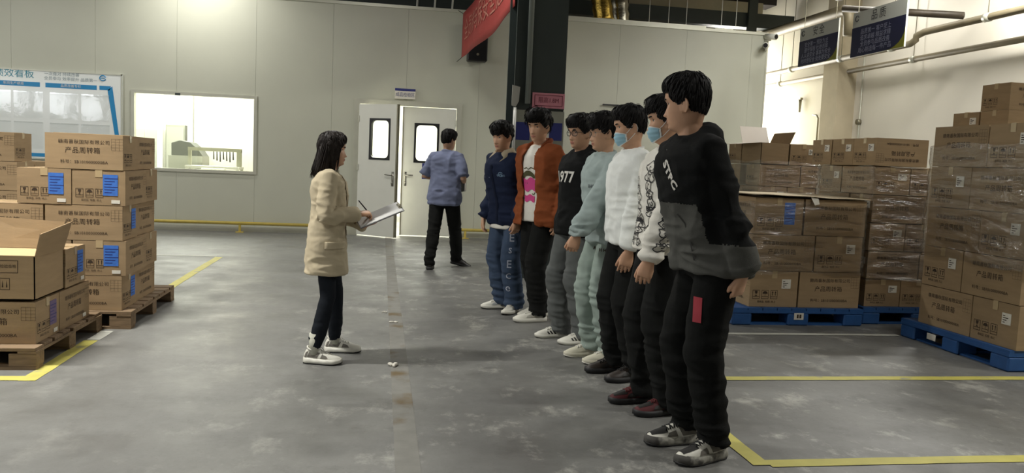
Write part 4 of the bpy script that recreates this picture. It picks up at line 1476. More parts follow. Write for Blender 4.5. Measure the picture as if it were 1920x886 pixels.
def keep_faces(me, mask):
    bm = bmesh.new()
    bm.from_mesh(me)
    bm.faces.ensure_lookup_table()
    bmesh.ops.delete(bm, geom=[f for f in bm.faces if not mask[f.index]], context='FACES')
    bm.to_mesh(me)
    bm.free()
    return me

def ring(cx, cy, cz, hx, hy, n=28, ex=2.3, T=None, tilt=0.0):
    out = []
    for k in range(n):
        a = 2 * PI * k / n
        c, s = math.cos(a), math.sin(a)
        p = np.array([cx + math.copysign(abs(c) ** (2 / ex), c) * hx, cy + math.copysign(abs(s) ** (2 / ex), s) * hy, cz + tilt * c])
        out.append(T(p) if T else p)
    return out

def two_bone(a, b, l1, l2, hint):
    a, b = Vector(a), Vector(b)
    d = b - a
    L = min(max(d.length, .05), (l1 + l2) * .9995)
    dn = d.normalized()
    b = a + dn * L
    x = (l1 * l1 - l2 * l2 + L * L) / (2 * L)
    h = math.sqrt(max(l1 * l1 - x * x, 0))
    hv = Vector(hint)
    hv = (hv - dn * hv.dot(dn)).normalized()
    return a + dn * x + hv * h, b

def hand(mb, wrist, d, n, side, curl=(.35, .45, .3), spread=.1, thumb=(.55, .75, .35), thumb_curl=.35, scale=1.0):
    """Palm, four fingers of unequal length with three bends each, and a thumb leaving the side of the palm."""
    d = Vector(d).normalized()
    n = Vector(n)
    n = (n - d * n.dot(d)).normalized()
    t = d.cross(n) * (1 if side < 0 else -1)
    W = Vector(wrist)
    s = scale
    rings = []
    for x, ht, hn, off in ((-.03, .026, .021, 0), (0, .0275, .0195, 0), (.02, .034, .018, .001), (.05, .041, .0165, .002), (.078, .0425, .0145, .0), (.096, .040, .0115, 0)):
        r = []
        for k in range(16):
            a = 2 * PI * k / 16
            c, q = math.cos(a), math.sin(a)
            r.append(W + d * (x * s) + t * (ht * s * math.copysign(abs(c) ** .8, c)) + n * ((hn * math.copysign(abs(q) ** .9, q) + off) * s))
        rings.append(r)
    mb.loft(rings)
    for i, (off, L, rad) in enumerate(((.0315, .074, .0088), (.0105, .082, .0092), (-.0105, .076, .0088), (-.0305, .060, .0078))):
        base = W + d * (.084 * s) + t * (off * s)
        u = (d + t * ((1.5 - i) * spread * .5)).normalized()
        ax = u.cross(n)                                         # bends u towards n
        ang = 0
        p = base
        pts, rr = [p - u * .012 * s, p], [rad * .95, rad]
        for j, fr in enumerate((.46, .30, .24)):
            ang += curl[j] * (1 + .08 * i)
            v = u * math.cos(ang) + n * math.sin(ang)
            p1 = p + v * (L * fr * s)
            pts += [p + (p1 - p) * .5, p1]
            rr += [rad * (.97 - .06 * j), rad * (.98 - .09 * (j + 1)) if j < 2 else rad * .62]
            p = p1
        mb.tube(pts, [r * s for r in rr], 10, 0, 1.0, n)
    p = W + d * (.022 * s) + t * (.022 * s) + n * (.004 * s)
    u = (t * thumb[0] + d * thumb[1] + n * thumb[2]).normalized()
    e = (d * .8 + n * .5 - t * .25).normalized()
    pts, rr = [p], [.0145 * s]
    for j, L in enumerate((.044, .034, .027)):
        v = (u * (1 - thumb_curl * j * .6) + e * (thumb_curl * j * .6)).normalized()
        p1 = p + v * L * s
        pts += [p + (p1 - p) * .5, p1]
        rr += [(.0135 - .0014 * j) * s, (.012 - .0014 * j) * s if j < 2 else .0068 * s]
        p = p1
    mb.tube(pts, rr, 10, 0, 1.0, n)

TORSO = [(.78, .170, .118, .0), (.86, .176, .120, .0), (.93, .175, .120, .0), (1.00, .166, .114, .0), (1.08, .156, .106, .004), (1.16, .158, .107, .006), (1.24, .166, .111, .006), (1.31, .174, .112, .004), (1.37, .172, .106, .0), (1.415, .150, .088, -.004), (1.445, .112, .072, -.006), (1.465, .078, .064, -.002), (1.49, .060, .058, .006)]

def decal(name, vs, fs, bvh, o, d, r, u, m, parent, off=.003, smooth=True):
    """Flat artwork (vs, fs) cast along d on to a garment; o origin of the artwork plane, r and u its axes."""
    o, d, r, u = Vector(o), Vector(d).normalized(), Vector(r), Vector(u)
    out, last = [], .3
    for a, b in vs:
        p = o + r * a + u * b
        h = bvh.ray_cast(p, d, 1.2)
        if h[0] is not None:
            last = h[3]
        out.append(p + d * (last - off))
    mb = MB().add(out, fs)
    return mb.build(name, m, parent, smooth)

def grid2d(x0, y0, x1, y1, nx=6, ny=6, fn=None):
    vs = [(x0 + (x1 - x0) * i / nx, y0 + (y1 - y0) * j / ny) for i in range(nx + 1) for j in range(ny + 1)]
    if fn:
        vs = [fn(*p) for p in vs]
    return vs, [(i * (ny + 1) + j, (i + 1) * (ny + 1) + j, (i + 1) * (ny + 1) + j + 1, i * (ny + 1) + j + 1) for i in range(nx) for j in range(ny)]

def stroke2d(pts, w):
    """Ribbon along a 2D polyline."""
    vs, fs = [], []
    P = [Vector(p) for p in pts]
    for i, p in enumerate(P):
        t = (P[min(i + 1, len(P) - 1)] - P[max(i - 1, 0)])
        t = t.normalized() if t.length else Vector((1, 0))
        n = Vector((-t.y, t.x)) * w / 2
        vs += [tuple(p + n), tuple(p - n)]
    for i in range(len(P) - 1):
        fs.append((2 * i, 2 * i + 1, 2 * i + 3, 2 * i + 2))
    return vs, fs

def merge2d(items):
    vs, fs = [], []
    for a, b in items:
        o = len(vs)
        vs += a
        fs += [tuple(i + o for i in f) for f in b]
    return vs, fs

# ---- shoes: frame with the ankle over x=0, toe towards +X
def shoe(parent, pos, yaw, side, st):
    up, so, la = st['upper'], st['sole'], st['lace']
    chunk = st.get('chunk', .028)
    L = [(-.078, .016, .052, 0), (-.066, .030, .078, 0), (-.045, .0365, .098, 0), (-.01, .0395, .104, 0), (.025, .041, .094, .001), (.06, .0445, .079, .003), (.095, .0475, .066, .004), (.13, .0485, .054, .004), (.162, .044, .045, .002), (.187, .033, .037, 0), (.203, .014, .028, -.001)]
    b = chunk * .6
    rings = []
    for x, w, h, o in L:
        r = []
        for k in range(16):
            a = 2 * PI * k / 16
            c, s = math.cos(a), math.sin(a)
            y = w * math.copysign(abs(c) ** .75, c)
            z = b + (h - b + chunk - .02) * (abs(s) ** .9 if s > 0 else 0) - (.004 if s < 0 else 0)
            y *= 1 - .30 * max(0, s) ** 2
            r.append((x, y + o * side, z))
        rings.append(r)
    root = MB().loft(rings).build('shoe', up, parent, True, pos)
    root.rotation_euler = (0, 0, yaw)
    bv = BVHTree.FromPolygons([tuple(v.co) for v in root.data.vertices], [tuple(p.vertices) for p in root.data.polygons])
    # sole following the outline, flared and waved when chunky
    out = []
    for x, w, h, o in L:
        out.append((x, w + .004, o))
    out[0] = (-.082, .020, 0)
    out[-1] = (.208, .018, -.001)
    wave = st.get('wave', 0)
    m = MB()
    lo, mid, hi = [], [], []
    outline = [(x, w + o * side) for x, w, o in out] + [(x, -w + o * side) for x, w, o in out[::-1]]
    fine = []
    for i in range(len(outline)):
        p, q = outline[i], outline[(i + 1) % len(outline)]
        fine += [p, ((p[0] + q[0]) / 2, (p[1] + q[1]) / 2)]
    for i, (x, y) in enumerate(fine):
        toe = max(0, (x - .13) / .08) ** 2 * .010
        hl = chunk + wave * math.sin(i * 1.57) + max(0, (-.02 - x)) * .12 + toe * .5
        k = 1.0 + st.get('flare', .03)
        lo.append((x * 1.0, y * .95, toe))
        mid.append((x, y * k + (wave * .6 * math.sin(i * 1.57)), chunk * .45 + toe))
        hi.append((x * .995, y * .99, hl))
    m.loft([lo, mid, hi])
    sl = m.build('sole', so, root, True)
    if st.get('outsole'):
        m = MB()
        m.loft([[(x * 1.003, y * .97, max(0, (x - .13) / .08) ** 2 * .010) for x, y in fine], [(x * 1.003, y * (1.02 + st.get('flare', .03) * .5), chunk * .22 + max(0, (x - .13) / .08) ** 2 * .010) for x, y in fine]])
        m.build('outsole', st['outsole'], root, True)
    lm = MB()
    for i in range(5):
        x = .022 + .021 * i
        for q in (1, -1):
            pts = []
            for k in range(6):
                y = (-.022 + .044 * k / 5)
                xx = x + q * .007 * (k / 5 - .5) * 2
                h = bv.ray_cast(Vector((xx, y, .3)), Vector((0, 0, -1)))
                pts.append((xx, y, (h[0].z if h[0] is not None else .08) + .003))
            lm.tube(pts, .0032, 5)
    h = bv.ray_cast(Vector((.02, 0, .3)), Vector((0, 0, -1)))
    z = (h[0].z if h[0] is not None else .1) + .004
    for q in (1, -1):
        lm.tube([(.02, 0, z), (.03, q * .02, z + .008), (.022, q * .038, z - .004), (.014, q * .012, z + .001)], .0028, 5)
        lm.tube([(.02, 0, z), (.05, q * .026, z - .006), (.062, q * .040, z - .03)], .0026, 5)
    lm.build('laces', la, root, True)
    tg = MB().loft([[(-.035 + .0 * k, y, .10 + .0 * k) for y in (-.02, 0, .02)] + [(-.030, y, .10) for y in (.02, 0, -.02)], [(.018, y, .118) for y in (-.02, 0, .02)] + [(.024, y, .117) for y in (.02, 0, -.02)]])
    MB().box(.012, -.02, .082 + chunk - .02, .02, .02, .128 + chunk - .02, bev=.003).build('tongue', st.get('tongue', up), root)
    # collar ring round the ankle
    cr = MB()
    pts = [(-.012 + .043 * math.cos(a), .034 * math.sin(a), .10 + chunk - .024 + .010 * math.cos(a * 2)) for a in np.linspace(0, 2 * PI, 15)]
    cr.tube(pts, .007, 6)
    cr.build('collar', st.get('collar', up), root, True)
    def patch(name, quads, m):
        for sd in (1, -1):
            for q in quads:
                nx = ny = 3
                vs = []
                for i in range(nx + 1):
                    for j in range(ny + 1):
                        u, v = i / nx, j / ny
                        a = (1 - u) * (1 - v) * Vector(q[0]) + u * (1 - v) * Vector(q[1]) + u * v * Vector(q[2]) + (1 - u) * v * Vector(q[3])
                        p = Vector((a.x, sd * .15, a.y))
                        h = bv.ray_cast(p, Vector((0, -sd, 0)))
                        yy = h[0].y + sd * .002 if h[0] is not None else sd * .03
                        vs.append((a.x, yy, a.y))
                MB().add(vs, [(i * (ny + 1) + j, (i + 1) * (ny + 1) + j, (i + 1) * (ny + 1) + j + 1, i * (ny + 1) + j + 1) for i in range(nx) for j in range(ny)]).build(name, m, root)
    if st.get('stripes'):
        patch('stripe', [((.045 + .026 * i, .032), (.058 + .026 * i, .032), (.078 + .022 * i, .062 - .006 * i), (.065 + .022 * i, .064 - .006 * i)) for i in range(3)], st['stripes'])
    if st.get('panels'):
        pm = st['panels']
        patch('side_panel', [((-.05, .04 + chunk - .028), (.03, .036 + chunk - .028), (.05, .075 + chunk - .028), (-.03, .085 + chunk - .028)), ((.055, .034 + chunk - .028), (.115, .033 + chunk - .028), (.10, .052 + chunk - .028), (.065, .062 + chunk - .028)), ((-.074, .035 + chunk - .028), (-.055, .035 + chunk - .028), (-.04, .085 + chunk - .028), (-.06, .072 + chunk - .028))], pm)
    if st.get('toecap'):
        vs = []
        for i in range(7):
            for j in range(7):
                x = .105 + .080 * i / 6
                y = (j / 3 - 1) * (.030 - .012 * (i / 6) ** 2)
                h = bv.ray_cast(Vector((x, y, .3)), Vector((0, 0, -1)))
                vs.append((x, y, (h[0].z if h[0] is not None else .05) + .0018))
        MB().add(vs, [(i * 7 + j, (i + 1) * 7 + j, (i + 1) * 7 + j + 1, i * 7 + j + 1) for i in range(6) for j in range(6)]).build('toe_cap', st['toecap'], root, True)
    return root

def wrinkle(co, no, amp, freq, stretch=(1, 1, 1), seed=0, mask=None, ridge=False):
    p = co * np.array(stretch) * freq + seed * 17.3
    q = p + .6 * np.stack([vnoise(p * .6 + 5), vnoise(p * .6 + 31), vnoise(p * .6 + 77)], -1)
    n = vnoise(q)
    if ridge:
        n = 1 - 2 * np.abs(n)
    n = n * amp
    if mask is not None:
        n = n * mask
    return co + no * n[:, None]

def person(name, label, root_xy, face_deg, S, sp):
    root = empty('person', (root_xy[0], root_xy[1], 0), R(face_deg))
    s = S / 1.79
    root.scale = (s, s, s)
    tag(root, label, 'person', sp.get('group'))
    seed = sp['seed']
    rnd = random.Random(seed)
    vox = sp.get('voxel', 1.0)
    cr, sr = math.cos(R(face_deg)), math.sin(R(face_deg))
    def local(x, y):
        dx, dy = (x - root_xy[0]) / s, (y - root_xy[1]) / s
        return dx * cr + dy * sr, -dx * sr + dy * cr
    lean, twist, bow = R(sp.get('lean', 2)), R(sp.get('twist', 0)), sp.get('shift', (0, 0))
    PZ = .94
    ww = sp.get('width', 1.0)
    def T(p):
        x, y, z = p
        k = min(max((z - PZ) / .35, 0), 1)
        a = twist * k
        x, y = x * math.cos(a) - y * math.sin(a), x * math.sin(a) + y * math.cos(a)
        b = lean * min(max((z - PZ + .05) / .3, 0), 1)
        zz = z - PZ
        if zz > 0:
            x, zz = x * math.cos(b) + zz * math.sin(b), zz * math.cos(b) - x * math.sin(b)
        return np.array([x + bow[0] * k, y + bow[1] * k, PZ + zz])
    # joints
    feet = []
    for i, (fx, fy, fyaw) in enumerate(sp['feet']):               # left then right, world
        lx, ly = local(fx, fy)
        feet.append((lx, ly, R(fyaw - face_deg), sp.get('foot_lift', (0, 0))[i]))
    hips, knees, ankles = [], [], []
    for i, sg in enumerate((1, -1)):
        h = Vector((0, .088 * sg * ww, .92))
        lx, ly, fy, lift = feet[i]
        a = Vector((lx, ly, .10 + lift))
        hint = Vector((math.cos(fy * .6), math.sin(fy * .6), 0))
        k, a = two_bone(h, a, .422, .412, hint)
        hips.append(h); knees.append(k); ankles.append(a)
    SHW = .160 * ww
    sh, el, wr = [], [], []
    for i, sg in enumerate((1, -1)):
        S0 = Vector(T((.0, SHW * sg, 1.40)))
        tgt = Vector(sp['hands'][i][0])
        e, w_ = two_bone(S0, tgt, .295, .27, sp['hands'][i][1])
        sh.append(S0); el.append(e); wr.append(w_)
    neck0 = Vector(T((.0, 0, 1.42)))
    hb = Vector(T((.018, 0, 1.502)))
    HR = rot3(R(sp.get('head_yaw', 0)), R(sp.get('head_pitch', 4)), R(sp.get('head_roll', 0)))
    piv = np.array([-.01, 0, .03])
    def H(p):
        return (np.asarray(p, float) - piv) @ HR.T + piv + np.array(hb)
    def Hinv(p):
        return (np.asarray(p, float) - np.array(hb) - piv) @ HR + piv
    # ---- body: one continuous skin
    fine = MB()
    rings = [H(r) for r in head_grid()]
    fine.loft([list(map(tuple, r)) for r in rings])
    hc = Vector(H((-.012, 0, .05)))
    fine.tube([neck0 - Vector((0, 0, .06)), neck0, neck0.lerp(hc, .5), hc], [.070, .058, .053, .050], 20)
    for sg in (1, -1):
        M = Matrix(HR.tolist()) @ Matrix.Rotation(R(-22 * sg), 3, 'Z') @ Matrix.Rotation(R(-8), 3, 'Y')
        c = Vector(H((-.008, .0755 * sg, .098)))
        fine.ell(c, .018, .008, .032, 14, 10, 0, M)
        fine.tube([c + M @ Vector((.019 * math.cos(a), .004 * sg, .033 * math.sin(a) - .001)) for a in np.linspace(R(-60), R(250), 14)], .0042, 7)
    sr_ = []
    for z, w, dp, ox in TORSO[6:12]:
        sr_.append(ring(ox, 0, z, dp * .9, w * ww * .96, 24, 2.3, T))
    fine.loft(sr_)
    parts = [remesh(fine, .0042 * vox, 1, .35)]
    arm = MB()
    for i, sg in enumerate((1, -1)):
        hd = sp['hands'][i]
        d = Vector(hd[2]) if hd[2] is not None else (wr[i] - el[i]).normalized()
        arm.tube([sh[i], sh[i].lerp(el[i], .5), el[i], el[i].lerp(wr[i], .35), wr[i], wr[i] + d * .012], [.050, .044, .038, .038, .026, .024], 14)
        hand(arm, wr[i], d, hd[3], sg, *hd[4:])
    parts.append(remesh(arm, .0036 * vox, 1, .4))
    low = MB()
    low.loft([ring(ox, 0, z, dp * .9, w * ww * .93, 20, 2.3, T) for z, w, dp, ox in TORSO[1:8]])
    for i in range(2):
        low.tube([hips[i] + Vector((0, 0, .02)), hips[i].lerp(knees[i], .5), knees[i], knees[i].lerp(ankles[i], .35), ankles[i], ankles[i] - Vector((0, 0, .06))], [.085, .072, .052, .052, .034, .038], 14)
    parts.append(remesh(low, .016, 1, .5))
    bm = bmesh.new()
    for m in parts:
        bm.from_mesh(m)
    body_me = bpy.data.meshes.new('body')
    bm.to_mesh(body_me)
    bm.free()
    for m in parts:
        bpy.data.meshes.remove(m)
    hl = Hinv(centers(body_me))
    lip = (np.abs(hl[:, 1]) < .0215) & (hl[:, 0] > .06) & (((hl[:, 2] - .0425) / .0085) ** 2 + (hl[:, 1] / .0225) ** 2 < 1)
    finish(body_me, [M_SKIN, M_LIP], lip.astype(int))
    body = link('body', body_me, root)
    # ---- eyes, brows
    for sg in (1, -1):
        e = MB()
        p = head_pts([.36 * sg], [.117])[0]
        c = Vector(H((p[0] - .0015, .031 * sg, .1165)))
        M = Matrix(HR.tolist()) @ Matrix.Rotation(R(20 * sg), 3, 'Z')
        e.ell(c, .0058, .0135, .0052, 12, 8, 0, M)
        e.ell(c + M @ Vector((.0022, .0, .0003)), .0048, .0056, .0050, 10, 6, 1, M)
        lid = [c + M @ Vector((.0045 - .004 * abs(q) ** 2, .0148 * q, .0052 * (1 - q * q) + .0005)) for q in np.linspace(-1, 1, 7)]
        e.tube(lid, [.0009, .0016, .002, .0021, .002, .0017, .0012], 6, 1)
        e.build('eye', [M_EYE, M_IRIS], body, True)
        b = MB()
        pts = []
        for q in np.linspace(0, 1, 7):
            yy = .014 + .034 * q
            zz = .1365 + .005 * math.sin(q * 2.2) - .003 * q
            tt = math.atan2(yy * 1.25, .088)
            pp = head_pts([tt * sg], [zz])[0]
            pts.append(Vector(H((pp[0] + .001, pp[1], zz))))
        b.tube(pts, [.0022, .0034, .0038, .0036, .003, .0022, .001], 6, 0, 1.3)
        b.build('eyebrow', sp.get('hair_mat', M_HAIR), body, True)
    # ---- hair
    hair(sp, H, HR, root, rnd)
    # ---- trousers
    tr = sp['trousers']
    w = tuple(q * .95 for q in tr.get('w', (.098, .084, .074, .066)))
    mb = MB()
    mb.loft([ring(ox, 0, z, dp * tr.get('hip', 1.0), wd * ww * tr.get('hip', 1.0), 26, 2.3, T) for z, wd, dp, ox in ((.83, .165, .115, 0), (.88, .176, .122, 0), (.93, .177, .122, 0), (.99, .168, .115, 0), (1.03, .163, .111, 0))])
    for i in range(2):
        fx, fy, fyaw, lift = feet[i]
        endz = tr.get('end', .075)
        A = ankles[i]
        end = Vector((A.x, A.y, max(endz + lift, .03)))
        kn = knees[i]
        mb.tube([hips[i] + Vector((0, 0, .02)), hips[i].lerp(kn, .35), hips[i].lerp(kn, .7), kn, kn.lerp(A, .3), kn.lerp(A, .65), A.lerp(end, .1) + Vector((-.006, 0, 0)), end + Vector((-.004, 0, 0))],
                [w[0], w[0] * .98, (w[0] + w[1]) / 2, w[1], (w[1] + w[2]) / 2, w[2], w[3], w[3]], 18)
    me = remesh(mb, .0085 * vox, 4, .5)
    co, no = coords(me), normals(me)
    lowm = np.clip((.50 - co[:, 2]) / .35, 0, 1)
    midm = np.exp(-((co[:, 2] - .50) / .12) ** 2)
    a = tr.get('amp', 1.0)
    co = wrinkle(co, no, .006 * a, 9, (1, 1, .35), seed, None, True)
    co = wrinkle(co, no, .0075 * a, 10, (.7, .7, 2.3), seed + 1, .25 + lowm + .6 * midm, True)
    if tr.get('stack'):
        sk = np.clip((.30 - co[:, 2]) / .2, 0, 1)
        co = co + no * (.008 * tr['stack'] * sk * np.sin(co[:, 2] * 95 + 2.5 * vnoise(co * 7 + seed)))[:, None]
    set_coords(me, co)
    if tr.get('open_end', True):
        cz = centers(me)
        pn = np.empty(len(me.polygons) * 3, 'f')
        me.polygons.foreach_get('normal', pn)
        pn = pn.reshape(-1, 3)
        me = keep_faces(me, ~((pn[:, 2] < -.75) & (cz[:, 2] < tr.get('end', .075) + .05)))
    finish(me, [tr['mat']])
    trousers = link('trousers', me, root)
    # ---- shoes
    for i, sg in enumerate((1, -1)):
        fx, fy, fyaw, lift = feet[i]
        so = shoe(root, (ankles[i].x, ankles[i].y, lift), fyaw, sg, sp['shoes'])
        if sp.get('foot_pitch', (0, 0))[i]:
            so.rotation_euler = (0, R(sp['foot_pitch'][i]), fyaw)
        if sp.get('socks'):
            MB().tube([(ankles[i].x, ankles[i].y, .07 + lift), (ankles[i].x, ankles[i].y, sp['socks'][1] + lift)], [.041, .043], 16).build('sock', sp['socks'][0], root, True)
    # ---- top garment
    tp = sp['top']
    def garment(ease, hem, sleeves, rad, neck_top=1.475, hemflare=1.0, cuff_at=1.0):
        g = MB()
        prof = [(hem, np.interp(hem, [q[0] for q in TORSO], [q[1] for q in TORSO]), np.interp(hem, [q[0] for q in TORSO], [q[2] for q in TORSO]), 0)]
        prof += [q for q in TORSO if q[0] > hem + .03 and q[0] < neck_top]
        rr = []
        for z, wd, dp, ox in prof:
            k = 1 + ease * (1 if z < 1.38 else max(0, (1.47 - z) / .09))
            fl = 1 + (hemflare - 1) * max(0, (hem + .30 - z) / .30)
            loose = tp.get('belly', 0) * math.exp(-((z - 1.08) / .12) ** 2)
            rr.append(ring(ox + loose * .3, 0, z, (dp * k + loose * .6) * fl, (wd * k + loose * .4) * fl * ww, 30, 2.35, T))
        g.loft(rr)
        for i, sg in enumerate((1, -1)):
            if not sleeves:
                continue
            inn = Vector(T((-.004, SHW * .55 * sg, 1.405)))
            if sleeves == 'long':
                end = el[i].lerp(wr[i], cuff_at)
                g.tube([inn, sh[i], sh[i].lerp(el[i], .3), sh[i].lerp(el[i], .7), el[i], el[i].lerp(end, .35), el[i].lerp(end, .75), end.lerp(el[i], .06), end],
                       [rad[0] * .95, rad[0], rad[1], (rad[1] + rad[2]) / 2, rad[2], rad[2] * .98, rad[3], rad[3] * .97, rad[4]], 18)
            else:
                end = sh[i].lerp(el[i], .88)
                g.tube([inn, sh[i], sh[i].lerp(el[i], .4), end], [rad[0] * .95, rad[0], rad[1], rad[1]], 18)
        return g
    rad = tuple(q * .90 for q in tp.get('rad', (.074, .068, .062, .054, .044)))
    ease = tp.get('ease', .14)
    hem = tp.get('hem', .90)
    g = garment(ease, hem, tp.get('sleeves', 'long'), rad, tp.get('neck_top', 1.475), tp.get('flare', 1.0), tp.get('cuff', 1.0))
    if tp.get('hood'):
        pts, rr = [], []
        for a in np.linspace(R(-150), R(150), 17):
            x, y = -.008 - .070 * math.cos(a), .084 * math.sin(a)
            bk = (1 + math.cos(a)) / 2
            pts.append(T((x, y, 1.432 + .035 * bk)))
            rr.append(.026 + .032 * bk)
        g.tube(pts, rr, 14)
        g.ell(T((-.095, 0, 1.405)), .05, .10, .085, 16, 10)
    if tp.get('collar_ring'):
        g.tube([T((.004 + .066 * math.cos(a), .068 * math.sin(a), 1.470 - .014 * math.cos(a))) for a in np.linspace(0, 2 * PI, 21)], tp['collar_ring'], 8)
    me = remesh(g, .0072 * vox, 5, .5)
    co, no = coords(me), normals(me)
    am = tp.get('amp', 1.0)
    dl = np.min(np.stack([np.linalg.norm(co - np.array(e), axis=1) for e in el]), 0)
    dw = np.min(np.stack([np.linalg.norm(co - np.array(e), axis=1) for e in wr]), 0)
    near = np.exp(-(dl / .13) ** 2) + .8 * np.exp(-(dw / .12) ** 2)
    hemm = np.exp(-((co[:, 2] - hem - .08) / .12) ** 2)
    co = wrinkle(co, no, .0085 * am, 8, (1, 1, .55), seed + 3, None, True)
    co = wrinkle(co, no, .014 * am, 10, (.7, .7, 1.9), seed + 4, .2 + near + .5 * hemm, True)
    co = wrinkle(co, no, .003 * am, 24, (.8, .8, 1.4), seed + 5)
    set_coords(me, co)
    mats = tp['mats']
    c = centers(me)
    idx = tp['paint'](c, dict(el=el, wr=wr, sh=sh)) if tp.get('paint') else None
    if tp.get('open'):
        opn = tp['open']
        tx = c[:, 0]
        o_w = np.interp(c[:, 2], [q[0] for q in opn], [q[1] for q in opn])
        yc = np.interp(c[:, 2], [q[0] for q in opn], [q[2] for q in opn])
        cen = np.array([T((0, 0, z))[0] for z in np.linspace(.6, 1.55, 40)])
        cx = np.interp(c[:, 2], np.linspace(.6, 1.55, 40), cen)
        yt = np.interp(c[:, 2], np.linspace(.6, 1.55, 40), np.array([T((0, 0, z))[1] for z in np.linspace(.6, 1.55, 40)]))
        dl2 = np.min(np.stack([np.linalg.norm(c - np.array(e), axis=1) for e in el + wr]), 0)
        cut = (np.abs(c[:, 1] - yt - yc) < o_w) & (tx > cx + .03) & (dl2 > .075)
        pn = np.empty(len(me.polygons) * 3, 'f')
        me.polygons.foreach_get('normal', pn)
        cut |= (pn.reshape(-1, 3)[:, 2] < -.8) & (c[:, 2] < hem + .04) & (dl2 > .09)
        if idx is not None:
            idx = idx[~cut]
        me = keep_faces(me, ~cut)
    finish(me, mats, idx)
    top = link(tp['name'], me, root)
    if tp.get('open'):
        md = top.modifiers.new('cloth_thickness', 'SOLIDIFY')
        md.thickness = .009
        md.offset = -1
    bvh = BVHTree.FromPolygons([tuple(v) for v in coords(me)], [tuple(p.vertices) for p in me.polygons])
    un = tp.get('under')
    bvu = None
    if un:
        g = garment(un.get('ease', .02), un.get('hem', .88), None, rad, 1.475)
        g.tube([T((.004 + .062 * math.cos(a), .064 * math.sin(a), 1.468 - .016 * math.cos(a))) for a in np.linspace(0, 2 * PI, 21)], .008, 8)
        m2 = remesh(g, .0075 * vox, 4, .5)
        co, no = coords(m2), normals(m2)
        set_coords(m2, wrinkle(co, no, .006, 9, (1, 1, .6), seed + 9, None, True))
        finish(m2, [un['mat']])
        link(un.get('name', 'shirt'), m2, root)
        bvu = BVHTree.FromPolygons([tuple(v) for v in coords(m2)], [tuple(p.vertices) for p in m2.polygons])
    return dict(root=root, body=body, top=top, trousers=trousers, T=T, H=H, HR=HR, bvh=bvh, bvu=bvu, wr=wr, el=el, sh=sh, knees=knees, ankles=ankles, hips=hips, s=s, local=local,
                bvt=BVHTree.FromPolygons([tuple(v.co) for v in trousers.data.vertices], [tuple(p.vertices) for p in trousers.data.polygons]))

